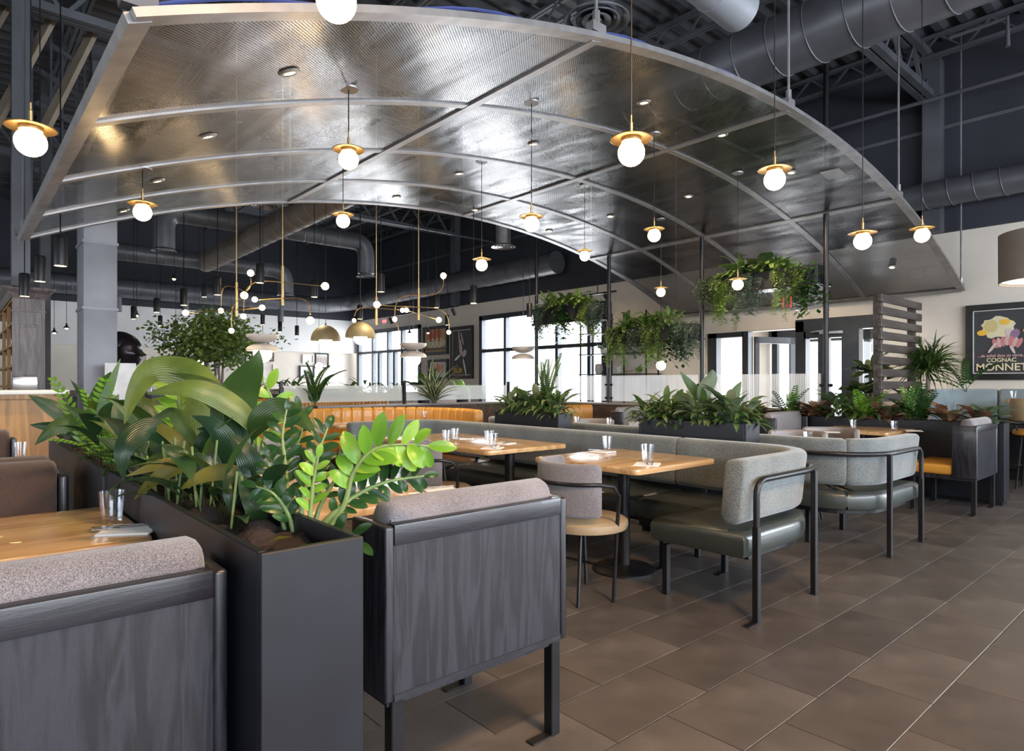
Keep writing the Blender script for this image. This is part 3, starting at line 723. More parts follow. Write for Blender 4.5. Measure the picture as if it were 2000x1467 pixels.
b4 = booth(7.22, 7.98, 1.65, 1, 'small dark wood booth with golden leather seat at the near end of the right planter', seat='mustard')
booth(.80, 1.70, 4.05, -1, 'booth bench with grey heather back beyond the near pale table', fab='heather')
booth(7.15, 7.98, 3.75, -1, 'booth bench in grey leather with dark wood side beyond the right table', fab='greyleather', seat='greyleather')
booth(7.15, 7.98, 4.6, 1, 'grey leather booth bench half hidden behind the planter foliage', fab='greyleather', seat='greyleather')
booth(7.1, 7.9, 5.95, -1, 'grey booth bench in front of the brown half wall', fab='greyleather', seat='greyleather')

def table(x0, x1, y0, y1, label, cols=((.5, .5),), z=.75, grain='tabletop', name='dining_table', base=.21):
    t = thing(name, ((x0+x1)/2, (y0+y1)/2, 0), label, 'table')
    c = .05; P = []
    for cx, cy, a0 in ((x1-c, y0+c, -90), (x1-c, y1-c, 0), (x0+c, y1-c, 90), (x0+c, y0+c, 180)):
        for k in range(6): a = rad(a0+18*k); P.append((cx+c*math.cos(a), cy+c*math.sin(a)))
    vs = []; n = len(P); fs = []
    rings = [(.012, z-.038), (.003, z-.034), (0, z-.019), (.003, z-.004), (.012, z)]
    mx, my = (x0+x1)/2, (y0+y1)/2
    for o_, zz in rings:
        kx = 1-2*o_/(x1-x0); ky = 1-2*o_/(y1-y0)
        for p in P: vs.append((mx+(p[0]-mx)*kx, my+(p[1]-my)*ky, zz))
    for j in range(4):
        for i in range(n): fs.append((j*n+i, j*n+(i+1) % n, (j+1)*n+(i+1) % n, (j+1)*n+i))
    fs.append(tuple(range(n))[::-1]); fs.append(tuple(4*n+i for i in range(n)))
    part('table_top', MB().add(vs, fs), M[grain], t, smooth=50)
    for fx, fy in cols:
        px, py = x0+(x1-x0)*fx, y0+(y1-y0)*fy
        part('pedestal', MB().lathe((px, py, 0), [(.04, .02), (.04, z-.05)], 20), M['blackmetal'], t)
        part('base', MB().lathe((px, py, 0), [(base, 0), (base, .012), (base*.93, .022), (.07, .03), (.045, .04)], 32), M['blackmetal'], t)
        part('mount', MB().box(px-.16, px+.16, py-.03, py+.03, z-.055, z-.037).box(px-.03, px+.03, py-.16, py+.16, z-.055, z-.037), M['blackmetal'], t, smooth=0)
    return t
table(-1.0, .472, 2.16, 2.84, 'golden oak table at the near left with one glass on a napkin', grain='tabletop', cols=((.3, .5),), z=.785)
table(.80, 1.74, 2.33, 3.42, 'pale oak table just behind the near wooden booth back', grain='tabletop_y', cols=((.45, .2),))
table(2.97, 3.83, 2.30, 3.18, 'square oak table in the near bend of the dark banquette')
table(2.97, 3.83, 3.66, 5.28, 'long oak table set for four, halfway along the dark banquette', cols=((.5, .15), (.5, .85)), grain='tabletop_y')
table(7.10, 7.95, 2.36, 3.15, 'oak table beside the long right planter in front of the golden seat')
table(5.05, 5.75, 4.0, 5.9, 'oak table on the far side of the slim planters, mostly hidden', grain='tabletop_y')
table(5.1, 5.8, 2.3, 3.2, 'oak table inside the pale banquette with one glass on it')
table(3.4, 4.5, 6.95, 7.6, 'pale table set with four glasses inside the far mustard booth', z=.75)
table(-1.0, .40, 4.55, 5.45, 'oak table between the two brown booths at the far left', cols=((.3, .5),))
table(1.75, 2.35, 6.6, 7.4, 'small pale table inside the left mustard booth')

def chair(loc, rot, label, fab='heather', seat='tan', group='round chairs at the oak tables'):
    t = thing('dining_chair', loc, label, 'chair', group); WORG[t.name] = Vector((0,0,0)); t.rotation_euler = (0, 0, rot)
    # faces +x
    part('seat', MB().lathe((0,0,0), [(.21,.40),(.244,.405),(.252,.425),(.25,.45),(.225,.465),(.001,.47)], 36), M[seat], t, smooth=50)
    pth = [(.258*math.cos(rad(a)), .258*math.sin(rad(a))) for a in range(264, 95, -8)]
    prof = rprof(-.022, .026, .50, .80, .02, 3)
    part('backrest', MB().sweep(pth, prof), M[fab], t, smooth=60)
    pts = []
    # tube arm wraps the back at mid height and drops to the front legs
    def P(a, r, z): return (r*math.cos(rad(a)), r*math.sin(rad(a)), z)
    pts = [P(62, .20, .0+.001), P(66, .235, .42), P(72, .274, .62), P(82, .28, .675), P(100, .284, .69)]
    for a in range(115, 250, 12): pts.append(P(a, .288, .69))
    pts += [P(260, .284, .69), P(278, .28, .675), P(288, .274, .62), P(294, .235, .42), P(298, .20, .001)]
    part('arm_frame', MB().tube(pts, .0115, 8), M['blackmetal'], t, smooth=60)
    for a in (125, 235):
        part('leg', MB().tube([P(a, .15, .40), P(a, .235, .001)], .011, 8), M['blackmetal'], t)
    part('stretcher', MB().tube([P(66, .215, .2), P(235, .19, .2)], .008, 6).tube([P(294, .215, .2), P(125, .19, .2)], .008, 6), M['blackmetal'], t)
    return t
ch = chair((2.83, 2.57, 0), rad(-22), 'round tan-seated chair with grey-brown curved back at the near square table')
copy_tree(ch, (2.83, 4.07, 0), rad(-24), 'round tan-seated chair pushed to the near end of the long oak table', 'round chairs at the oak tables')
copy_tree(ch, (2.72, 4.85, 0), rad(-25), 'round tan-seated chair at the far end of the long oak table, behind bright leaves', 'round chairs at the oak tables')
ch2 = chair((5.95, 4.5, 0), rad(180), 'low round-backed chair with golden inside, behind the slim planter', 'greyleather', 'mustard', 'round chairs with golden seats')
for p, lb in (((5.9, 2.75, 0), 'low round-backed chair with golden inside, right of the slim planter end'), ((6.55, 2.72, 0), 'round-backed chair at the left side of the right oak table'), ((5.95, 5.3, 0), 'low round-backed chair with golden inside, near the half wall')):
    copy_tree(ch2, p, rad(180), lb, 'round chairs with golden seats')

# mustard channel-tufted booths
def tufted(path, label, z0, z1, inward, seat=True, closed_top=.93):
    t = thing('tufted_booth', (path[0][0], path[0][1], 0), label, 'booth')
    L = resample(spline([(p[0], p[1], 0) for p in path], 8), 48); L = [(p[0], p[1]) for p in L]
    n = 12 if len(path) > 3 else 8
    core = MB().sweep(L, [(0, .05), (inward*.05, .05), (inward*.05, z1-.04), (0, z1-.04)][::(1 if inward > 0 else -1)], False); part('shell', core, M['tan'], t, smooth=60)
    Q = resample(offset(L, inward*.05), 96)
    k = 4
    for i in range(0, 96, k):
        seg = Q[i:i+k+1]; 
        prof = [(inward*o_, z) for o_, z in rprof(-.05, .075, z0, z1, .045, 4)]
        part('channel', MB().sweep(seg, prof if inward > 0 else prof[::-1]), M['mustard'], t, smooth=70)
    if seat:
        i1 = offset(L, inward*.58); o1 = offset(L, inward*.1)
        part('seat_cushion', flat_cushion(i1[::4]+[i1[-1]], o1[::4]+[o1[-1]], .34, .46, .03), M['mustard'], t, smooth=60)
        part('seat_base', MB().sweep(L, [(inward*.1, .06), (inward*.5, .06), (inward*.5, .34), (inward*.1, .34)][::(1 if inward > 0 else -1)], False), M['walnut'], t)
    return t
tufted([(1.3, 8.15), (2.1, 8.05), (2.75, 7.45), (2.85, 6.6), (2.72, 5.95)], 'curved mustard leather booth with stitched channels behind the plants', .46, .90, 1)
tufted([(3.15, 7.75), (3.6, 8.35), (4.4, 8.45), (5.15, 8.0), (5.4, 7.2), (5.25, 6.55)], 'wide curved mustard leather booth beyond the four glasses', .46, .90, 1)
tufted([(7.0, 7.2), (7.5, 7.2), (7.95, 7.15)], 'short mustard leather booth back in front of the brown half wall', .46, .90, 1)
tufted([(3.2, 10.4), (4.0, 10.5), (4.6, 10.4)], 'tan leather booth beyond the low glass screen', .5, 1.0, 1)
tufted([(5.0, 11.4), (5.8, 11.5), (6.6, 11.3)], 'tan leather booth farther back beyond the low glass screen, right one', .46, .95, 1)

# half wall with glass screens and posts
PX = 8.3; PYS = [3.47, 5.24, 7.0, 8.76]
hw = thing('half_wall', (PX, 6, 0), 'brown half wall with pale cap running behind the booths and turning left', 'partition')
part('panel', MB().box(PX-.05, PX+.09, 3.4, 8.83, 0, .89), M['walnut'], hw, smooth=0)
part('panel', MB().box(2.9, PX-.05, 8.69, 8.83, 0, .89), M['walnut'], hw, smooth=0)
part('cap', MB().box(PX-.08, PX+.12, 3.37, 8.86, .89, .92).box(2.9, PX-.08, 8.66, 8.86, .89, .92), M['greyleather'], hw, bevel=.004, seg=1)
PT = [6.1, cz(8.3)+.0, cz(8.3)+.0, 6.1]
pl_ = ['tall black post at the right end of the hanging planters','tall black post between the right and middle hanging planters','tall black post between the middle and left hanging planters','tall black post at the left end of the hanging planters']
for y, zt, lb in zip(PYS, PT, pl_):
    o = thing('steel_post', (PX, y, 0), lb, 'post', 'black posts carrying the hanging planters')
    part('shaft', MB().tube([(PX, y, .92), (PX, y, zt)], .033, 16), M['blackmetal'], o)
    for z in (1.0, 1.22):
        for s_ in (-1, 1): part('glass_clamp', MB().tube([(PX, y+s_*.03, z), (PX, y+s_*.075, z)], .02, 10), M['blackmetal'], o)
sc_l = ['reeded glass screen panel between the two right posts','reeded glass screen panel between the middle posts','reeded glass screen panel between the two left posts']
for i in range(3):
    m = MB(); y0, y1 = PYS[i]+.06, PYS[i+1]-.06; n = 56
    prof = []
    for k in range(n*2+1): prof.append((PX+(.006 if k % 2 else -.001), y0+(y1-y0)*k/(2*n)))
    vs = [(x, y, z) for x, y in prof for z in (.95, 1.37)]; m.add(vs, [(2*k, 2*k+2, 2*k+3, 2*k+1) for k in range(2*n)])
    solo('glass_screen', m, M['reeded'], sc_l[i], 'screen', (PX, (y0+y1)/2, .95), 'reeded glass screens on the half wall', smooth=0)
GXS = [3.45, 5.42, 7.6]
for i, lb in enumerate(['thin dark glass post left on the rear half wall', 'thin dark glass post in the middle of the rear half wall', 'thin dark glass post near the corner of the rear half wall']):
    x = GXS[i]; solo('screen_post', MB().box(x-.018, x+.018, 8.74, 8.78, .92, 1.27), M['blackmetal'], lb, 'post', (x, 8.76, .92), 'glass posts on the rear half wall', smooth=0)
for a, b, lb in ((3.45, 5.42, 'low clear glass screen on the rear half wall behind the mustard booths'), (5.42, 7.6, 'low clear glass screen on the rear half wall left of the corner post')):
    solo('low_glass_screen', MB().box(a+.04, b-.04, 8.755, 8.765, .97, 1.21), M['lowglass'], lb, 'screen', ((a+b)/2, 8.76, .97), 'low glass screens', smooth=0)
# rear second half wall and dining background
for (x0, x1, y, lb) in ((1.5, 5.2, 12.6, 'dark half wall planter across the back room, left part'), (5.9, 10.2, 13.4, 'dark half wall planter across the back room, right part')):
    o = thing('divider', ((x0+x1)/2, y, 0), lb, 'partition'); part('panel', MB().box(x0, x1, y-.1, y+.1, 0, 1.0), M['walnut'], o, smooth=0); part('cap', MB().box(x0-.02, x1+.02, y-.13, y+.13, 1.0, 1.03), M['blackmetal'], o, smooth=0)
table(8.9, 9.6, 11.2, 12.0, 'white topped table near the left window', z=.75); table(9.0, 9.7, 15.0, 15.8, 'table under the framed posters in the back room')
table(3.6, 4.4, 15.2, 16.0, 'table in the far back room beneath the small pictures')

# slat screen
ss = thing('slat_screen', (9.0, 2.81, 0), 'dark brown horizontal slat screen between the plants and the entrance', 'screen')
part('post', MB().box(8.32, 8.40, 2.85, 2.93, 0, 2.31), M['slat'], ss, smooth=0); part('post', MB().box(9.50, 9.58, 2.85, 2.93, 0, 2.31), M['slat'], ss, smooth=0)
sl = MB().box(8.24, 9.68, 2.81, 2.85, 0, .095).mesh('slat', M['slat'], WORG[ss.name], .004, 1, 0)
for k in range(11):
    o = link('slat', sl, ss); o.location = (0, 0, 2.21-k*.148)

# right wall bench, bar table, stools
wb = thing('wall_banquette', (10.5, 2, 0), 'pale blue high-backed banquette along the white poster wall', 'banquette')
part('plinth', MB().box(10.35, 10.9, -1.2, 2.9, 0, .14), M['blackmetal'], wb, smooth=0)
part('base', MB().box(10.3, 10.9, -1.2, 2.9, .14, .62), M['blackmetal'], wb, smooth=0)
part('seat_cushion', MB().box(10.2, 10.85, -1.2, 2.9, .62, .74), M['green'], wb, bevel=.03, seg=3, smooth=60)
for a, b in ((-1.2, .6), (.62, 2.2)): part('back_cushion', MB().box(10.72, 10.86, a, b, .76, 1.17), M['bluefab'], wb, bevel=.035, seg=3, smooth=60)
part('back_cushion', MB().sweep([(10.79, 2.22), (10.79, 2.55), (10.72, 2.76), (10.5, 2.86), (10.15, 2.87)], rprof(-.07, .07, .70, 1.17, .035)), M['bluefab'], wb, smooth=60)
t_ = table(9.75, 10.45, 1.05, 1.95, 'high oak table with one glass in front of the pale blue bench', z=1.05, name='high_table')
def stool(loc, rot, label):
    t = thing('counter_stool', loc, label, 'stool', 'tan stools at the high table'); WORG[t.name] = Vector((0,0,0)); t.rotation_euler = (0, 0, rot)
    part('seat', MB().lathe((0,0,0), [(.19,.63),(.215,.64),(.22,.67),(.20,.70),(.001,.705)], 28), M['mustard'], t, smooth=50)
    part('backrest', MB().sweep([(.235*math.cos(rad(a)), .235*math.sin(rad(a))) for a in range(250, 109, -8)], rprof(-.02, .025, .80, 1.07, .02, 3)), M['tan'], t, smooth=60)
    part('back_rail', MB().tube([(.245*math.cos(rad(a)), .245*math.sin(rad(a)), .77) for a in range(110, 252, 10)], .012, 8), M['blackmetal'], t)
    for a in (45, 135, 225, 315):
        c, s_ = math.cos(rad(a)), math.sin(rad(a)); part('leg', MB().tube([(.15*c, .15*s_, .64), (.22*c, .22*s_, 0)], .011, 8), M['blackmetal'], t)
        part('rear_stay', MB().tube([(.16*c, .16*s_, .62), (.245*c, .245*s_, .78)], .009, 6), M['blackmetal'], t) if a in (135, 225) else None
    part('footrest', MB().tube([(.2*math.cos(rad(a)), .2*math.sin(rad(a)), .26) for a in range(0, 361, 20)], .009, 6, False), M['blackmetal'], t)
    return t
st = stool((9.62, 1.62, 0), 0, 'tan-backed counter stool at the high table, left one')
copy_tree(st, (9.55, 1.10, 0), 0, 'tan-backed counter stool at the high table, cut by the right edge', 'tan stools at the high table')

# bar at the left
bar = thing('bar_counter', (-1.5, 9.3, 0), 'golden wood bar counter with pale top at the far left', 'bar')
for k in range(8): part('front_panel', MB().box(-4+k*.625+.01, -4+(k+1)*.625-.01, 9.0, 9.03, .12, 1.10), M['barwood'], bar, bevel=.006, seg=1)
part('kick', MB().box(-4, .98, 9.05, 9.6, 0, 1.12), M['barwood'], bar, smooth=0)
part('counter_top', MB().box(-4.05, 1.05, 8.9, 9.75, 1.12, 1.17), M['coolwall'], bar, bevel=.01, seg=2)
part('edge_rail', MB().box(-4.0, .9, 8.93, 8.99, 1.07, 1.12), M['barwood'], bar, smooth=0)
cb = thing('bar_cabinet', (.76, 10.5, 0), 'grey-brown wooden bar shelf tower with moulded cornice at the far left', 'cabinet')
X0, X1, YB = .61, .95, 10.3
part('end_panel', MB().box(X0, X1, YB, YB+.05, 1.0, 2.35), M['greywood'], cb, bevel=.005, seg=1)
part('base', MB().box(X0, X1, YB, 14, 0, 1.0), M['greywood'], cb, smooth=0)
part('raised_panel', MB().box(X0+.08, X1-.07, YB-.012, YB, 1.32, 2.0).box(X0+.1, X1-.09, YB-.02, YB-.01, 1.35, 1.97), M['greywood'], cb, bevel=.004, seg=1)
part('moulding', MB().box(X0-.01, X1+.01, YB-.02, YB+.05, 2.16, 2.18), M['greywood'], cb, smooth=0)
part('cornice', MB().add([(X0-d, YB-d, z) for d, z in ((.01,2.33),(.03,2.36),(.05,2.40),(.10,2.44),(.11,2.47))] + [(X1+d, YB-d, z) for d, z in ((.01,2.33),(.03,2.36),(.05,2.40),(.10,2.44),(.11,2.47))] + [(X1+d, 14+d, z) for d, z in ((.01,2.33),(.03,2.36),(.05,2.40),(.10,2.44),(.11,2.47))] + [(X0-d, 14+d, z) for d, z in ((.01,2.33),(.03,2.36),(.05,2.40),(.10,2.44),(.11,2.47))],
    [(5*a+k, 5*((a+1) % 4)+k, 5*((a+1) % 4)+k+1, 5*a+k+1) for a in range(4) for k in range(4)] + [(4, 9, 14, 19)]), M['greywood'], cb, smooth=0)
part('back_board', MB().box(X1-.03, X1, YB+.05, 14, 1.0, 2.35), M['barwood'], cb, smooth=0)
part('side_post', MB().box(X0, X0+.04, YB+.9, YB+.98, 1.0, 2.35).box(X0, X0+.04, YB+1.9, YB+1.98, 1.0, 2.35), M['barwood'], cb, smooth=0)
for z in (1.18, 1.45, 1.72, 2.0, 2.3): part('shelf', MB().box(X0, X1, YB+.05, 14, z, z+.03), M['barwood'], cb, smooth=0)
solo('steel_bin', MB().box(.56, .80, 9.45, 9.62, 1.17, 1.33), M['chrome'], 'short brushed steel box on the bar at the foot of the cabinet', 'box', (.7, 9.5, 1.17), bevel=.01)
rb = random.Random(5)
bm_ = MB().lathe((0,0,0), [(.035,0),(.037,.01),(.037,.16),(.014,.21),(.013,.26),(.001,.262)], 14).mesh('bottle', M['glass'])
bot = 0
for z, nme in ((1.21, 'lowest'), (1.48, 'second'), (1.75, 'third'), (2.03, 'top')):
    for k in range(6):
        o = link('bottle', bm_); o.location = (X0+.12+rb.uniform(-.02, .02), YB+.2+k*.16, z); tag(o, 'small glass bottle on the %s shelf of the bar cabinet, %s from the front' % (nme, ['first','second','third','fourth','fifth','sixth'][k]), 'bottle', 'bottles in the bar cabinet')

# steel-clad column
c_ = thing('clad_column', (1.46, 9.95, 0), 'tall steel-clad square column behind the left plants', 'column')
for z0, z1 in ((0, 2.2), (2.21, 3.05), (3.06, 4.2)): part('panel', MB().box(1.29, 1.66, 9.7, 10.25, z0, z1), M['greycolumn'], c_, bevel=.006, seg=2)
part('steel_core', MB().box(1.4, 1.58, 9.8, 10.1, 4.2, 5.42), M['navy2'], c_, smooth=0)
for z in (2.2, 3.05): part('joint_band', MB().box(1.275, 1.675, 9.69, 10.26, z-.012, z+.022), M['greycolumn'], c_, smooth=0)
solo('notice_board', MB().box(1.46, 1.80, 9.3, 9.34, 0, 1.5), M['whitepaint'], 'pale upright board standing in front of the steel-clad column', 'board', (1.6, 9.3, 0), bevel=.005)
# ================================================================ ducts and ceiling fittings
def duct(name, pts, r, label, seam=.38, mat='duct', cat='duct', group=None):
    o = thing(name, pts[0], label, cat, group)
    P = [Vector(p) for p in pts]; full = [P[0]]
    for i in range(1, len(P)-1):     # rounded elbows
        a = (P[i-1]-P[i]).normalized(); b = (P[i+1]-P[i]).normalized(); k = r*1.7
        for t in range(7): u = t/6; full.append((P[i]+a*k)*(1-u)**2+2*P[i]*u*(1-u)+(P[i]+b*k)*u*u)
    full.append(P[-1]); part('pipe', MB().tube(full, r, 28), M[mat], o, smooth=50)
    mb = MB()
    for i in range(len(P)-1):
        L = (P[i+1]-P[i]).length; d = (P[i+1]-P[i]).normalized(); n = int(L/seam)
        u = Vector((0,0,1)) if abs(d.z) < .9 else Vector((1,0,0)); u = (u-d*u.dot(d)).normalized(); w_ = d.cross(u)
        for j in range(1, n):
            c = P[i]+d*(j*seam); rr = r*1.012
            if j*seam < r*1.8 or L-j*seam < r*1.8: continue
            ring = [c+(u*math.cos(a)+w_*math.sin(a))*rr + d*(a/(2*PI)*seam*.5-.1) for a in [2*PI*k/24 for k in range(25)]]
            mb.tube(ring, .007, 4, False)
    if mb.v: part('seam', mb, M[mat], o, smooth=50)
    return o
def diffuser(c, r, label, neck=.5, mat='duct'):
    o = thing('round_diffuser', c, label, 'vent', 'round ceiling diffusers')
    for k, (a, b) in enumerate(((1, .8), (.72, .52), (.44, .24), (.16, .001))):
        part('ring', MB().lathe(c, [(r*a, .0), (r*a*.99, -.012), (r*b, .03-.008*k), (max(.001, r*b-.004), .034-.008*k)], 32, False), M['steel' if mat == 'steel' else mat], o, smooth=60)
    part('neck', MB().lathe(c, [(r*.6, .0), (r*.6, neck)], 24, False), M[mat], o)
    return o
duct('spiral_duct', [(6.6, -2.5, 4.8), (6.6, 9.0, 4.8)], .31, 'large dark spiral duct crossing above the canopy at the top right')
duct('branch_duct', [(3.6, 3.1, 4.80), (5.55, 3.1, 4.72)], .19, 'short pale round duct stub joining the large spiral duct', mat='greycolumn', seam=.3)
duct('wall_duct', [(10.55, -3, 3.93), (10.55, 6.2, 3.93)], .19, 'dark spiral duct along the right wall above the white plaster', seam=.3)
duct('rear_duct', [(10.5, 10.4, 4.02), (10.5, 20.2, 4.02), (9.5, 20.35, 3.85), (-8, 20.35, 3.85)], .26, 'long dark duct under the navy wall turning along the far wall', seam=.5)
duct('drop_duct', [(2.98, 13.1, 3.72), (2.98, 13.1, 4.42), (7.1, 13.1, 4.42), (7.1, 13.1, 3.72)], .19, 'dark duct loop with two elbows and drops over the chandeliers')
duct('drop_duct', [(2.2, 16.2, 4.12), (6.5, 16.2, 4.12), (6.5, 16.2, 3.55)], .19, 'dark duct farther back ending in one elbow and drop')
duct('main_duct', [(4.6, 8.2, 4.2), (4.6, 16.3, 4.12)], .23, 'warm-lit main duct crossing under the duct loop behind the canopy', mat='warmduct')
for x in (1.5, 3.5, 5.2, 6.6, 8.0): part('down_branch', MB().lathe((x, 20.35, 3.3), [(.09, -.1), (.09, .4)], 14), M['duct'], bpy.data.objects['rear_duct'])
diffuser((2.98, 13.1, 3.68), .21, 'round diffuser under the left drop of the duct loop', .1); diffuser((7.1, 13.1, 3.66), .21, 'round diffuser under the right drop of the duct loop', .1)
diffuser((6.5, 16.2, 3.5), .21, 'round diffuser under the farther duct drop', .1)
diffuser(at_d(1165, 40, 6.0), .31, 'large round diffuser above the front edge of the canopy', 1.2)
diffuser(at_d(983, 482, 12.5), .24, 'pale round diffuser against the dark wall right of the chandeliers', .6, 'steel')
diffuser(at_d(518, 401, 9.2), .19, 'round diffuser just under the rear canopy edge', .8)
# dark structure at the top left
for i, (px, t, w_) in enumerate(((40, 7.0, .16), (192, 9.5, .2), (88, 10.5, .14))):
    p = at_d(px, 300, t); solo('steel_column', MB().box(p.x-w_/2, p.x+w_/2, p.y-w_/2, p.y+w_/2, 2.3 if i == 0 else 0, 6.2), M['navy2'], ['dark square steel column beside the far left globe pendant', 'dark steel column behind the top left canopy corner', 'thin dark steel column between the far left cylinder lights'][i], 'column', (p.x, p.y, 0))
for nme, bx_, mt, lb in (('lower beige', (-7, -.35, 7.2, 9.0, 3.55, 3.9), 'beige', 'lower beige boxed bulkhead hanging above the bar at the left edge'), ('navy', (-7, -.2, 8.4, 9.6, 4.4, 5.2), 'navy', 'navy boxed bulkhead over the bar near the top left corner'),
  ('upper beige', (-6, -.3, 6.2, 7.0, 4.9, 5.3), 'beige', 'upper beige boxed bulkhead cut by the left edge'), ('low navy', (-7, -.35, 9.65, 9.95, 2.9, 3.2), 'navy', 'low navy boxed bulkhead just above the bar cabinet')):
    o = thing('bulkhead', ((bx_[0]+bx_[1])/2, (bx_[2]+bx_[3])/2, bx_[4]), lb, 'bulkhead'); part('box', MB().box(*bx_), M[mt], o, smooth=0)
    for xx in (-5, -2, -.6): part('hanger', MB().tube([(xx, (bx_[2]+bx_[3])/2, bx_[5]), (xx, (bx_[2]+bx_[3])/2, 6.0)], .014, 6), M['navy2'], o)
for k in range(3):
    a = Vector((.1+k*.75, 9.3, 6.1)); b = Vector((-1.0+k*.6, 8.2, 5.3)); part('brace', MB().bar(a, b, .22, .05), M['beige'], ceiling, smooth=0)
for k in range(4):
    x0_ = .0+.42*k; part('stair_stringer', MB().bar((x0_-.1, 9.0, 3.9), (x0_+.55, 9.35, 5.7), .16, .05), M['beige'], ceiling, smooth=0)
for k in range(6):
    p = at_d([28, 62, 100, 122, 150, 165][k], 200, 7.5+.3*k); part('hanger_rod', MB().tube([(p.x, p.y, 3.0+.2*k), (p.x, p.y, 6.1)], .014, 6), M['navy2'], ceiling)
for k in range(5):
    z = 5.6-.42*k; p = at_d(118, 200, 8.2); part('strut', MB().bar((p.x-.25, p.y, z), (p.x+.25, p.y+.3, z-.1), .05), M['navy2'], ceiling, smooth=0)

# black cylinder pendants  (px, top y, bottom y, width px, where)
CYL = [(78,508,543,20,'third from the left edge, before the dark wall'),(118,472,511,23,'largest and highest at the far left'),(48,543,571,18,'lowest beside the bar cabinet column'),(261,601,621,10,'low against the white wall right of the steel-clad column'),
 (359,568,593,13,'over the left side of the tree crown'),(306,585,608,11,'left of the tree, under the diffuser'),(313,619,634,8,'short low one left of the tree'),(425,545,573,14,'left of the left chandelier'),(399,558,578,10,'small one above the tree'),
 (508,518,551,15,'between the two left chandelier stems'),(614,551,578,13,'at the right arm of the left chandelier'),(513,615,634,8,'just above the left double saucer pendant'),(547,631,646,7,'against the white wall between chandelier and dome'),(580,639,653,7,'against the white wall left of the first dome'),
 (744,538,568,14,'right of the duct drop'),(703,600,620,11,'above the second dome pendant'),(852,577,598,11,'right of the right chandelier stem'),(925,563,588,14,'before the dark wall left of the window'),(1034,597,616,11,'at the left end of the hanging planters'),(873,616,634,8,'above the framed dancer poster'),(343,628,645,8,'behind the left edge of the tree')]
proto = None
for px, ty, by, w_, wh in CYL:
    t = min(15.5, 122/w_); p = at_d(px, (ty+by)/2, t); 
    if proto is None:
        o = thing('cylinder_pendant', p, 'black cylinder pendant light, '+wh, 'pendant light', 'black cylinder pendants'); WORG[o.name] = Vector((0,0,0)); proto = o
        part('body', MB().lathe((0,0,0), [(.001,.125),(.04,.125),(.045,.118),(.049,.11),(.049,-.12),(.044,-.12),(.044,-.112),(.001,-.112)], 24), M['blackmetal'], o, smooth=45)
        part('lens', MB().lathe((0,0,0), [(.001,-.117),(.043,-.117)], 18, False), M['led'], o)
        CBODY = True
    else:
        o = copy_tree(proto, p, 0, 'black cylinder pendant light, '+wh)
        WORG[o.name] = Vector((0,0,0))
    part('cord', MB().tube([(0,0,.12),(0,0,6.24-p.z)], .0055, 6), M['blackmetal'], o)
    cl_ = bpy.data.lights.new('cylinder_lamp', 'SPOT'); cl_.energy = 45; cl_.color = (1, .78, .5); cl_.spot_size = rad(100); cl_.spot_blend = .8; cl_.shadow_soft_size = .04
    so_ = bpy.data.objects.new('lamp', cl_); COL.objects.link(so_); so_.location = (p.x, p.y, p.z-.12)
for px, py, t, wh in ((106,650,13,'left one beside the bar cabinet'),(130,641,13,'right one beside the bar cabinet'),(340,545,12,'high one between chandelier and steel-clad column'),(267,616,13,'small one right of the steel-clad column'),(800,651,15,'left one hanging before the back windows'),(836,650,15,'right one hanging before the framed posters')):
    p = at_d(px, py, t); o = thing('bell_pendant', p, 'tiny bell-shaped hanging spot, '+wh, 'pendant light', 'tiny bell spots'); WORG[o.name] = Vector((0,0,0))
    part('shade', MB().lathe((0,0,0), [(.012,.10),(.02,.05),(.06,0),(.055,0)], 16, False), M['blackmetal'], o)
    part('bulb', MB().ball((0,0,.005), .03, 10, 8), M['led'], o); part('cord', MB().tube([(0,0,.1),(0,0,6.24-p.z)], .005, 5), M['blackmetal'], o)

# brass branching chandeliers: arms lie in vertical planes across the view of the room
def chandelier(label, stem, bulbs, arms, t, zt=6.24):
    px, y1, y2, y3 = stem; b = at_d(px, y3, t)
    o = thing('brass_chandelier', b, label, 'chandelier', 'branching brass chandeliers')
    q1 = at_d(px, y3, t); q1.z = at_d(px, y2, t).z
    part('stem', MB().tube([b, q1], .019, 12), M['brass'], o); part('rod', MB().tube([q1, (b.x, b.y, zt)], .009, 10), M['brass'], o)
    for A in arms:
        P = spline([at_d(u, v, t+dt) for u, v, dt in A], 5); part('arm', MB().tube(P, .0075, 8), M['brass'], o, smooth=60)
    for u, v, dt, r in bulbs:
        c = at_d(u, v, t+dt); f = part('bulb', MB().ball(c, r*.78, 18, 12), M['globe2'], o, smooth=80)
    return o
chandelier('branching brass chandelier nearest the rear canopy edge, right of the left pair', (552,410,520,597), [(635,559,-.3,.062),(475.5,618,.4,.05),(497.5,585,.5,.05),(606,626,-.5,.062)],
  [[(627,558.5,-.3),(600,556,-.2),(552,551,0),(520,549,.15),(500,551,.25),(483,563,.3),(476.5,585,.35),(475.5,608,.4)], [(506,586,.5),(530,584,.3),(552,583,0),(580,582.5,-.2),(597,587,-.35),(604,600,-.45),(606,614,-.5)]], 8.6)
chandelier('branching brass chandelier at the left beside the tree', (462,430,552,618), [(489.5,533.5,-.3,.058),(431.5,607,.3,.05),(477,577,-.2,.065),(362.5,611,.5,.058),(512,601,-.4,.05),(452,646,.2,.05)],
  [[(489.5,543,-.3),(490,553,-.3),(485,565,-.2),(476,568,-.1),(462,562,0),(447,558.5,.1),(437,562,.2),(432.5,575,.3),(431.5,598,.3)], [(372,610.5,.5),(420,608,.2),(462,605,0),(504,602,-.4)], [(474,582,-.2),(462,589,0),(454,602,.15),(452,620,.2),(452,638,.2)]], 9.2)
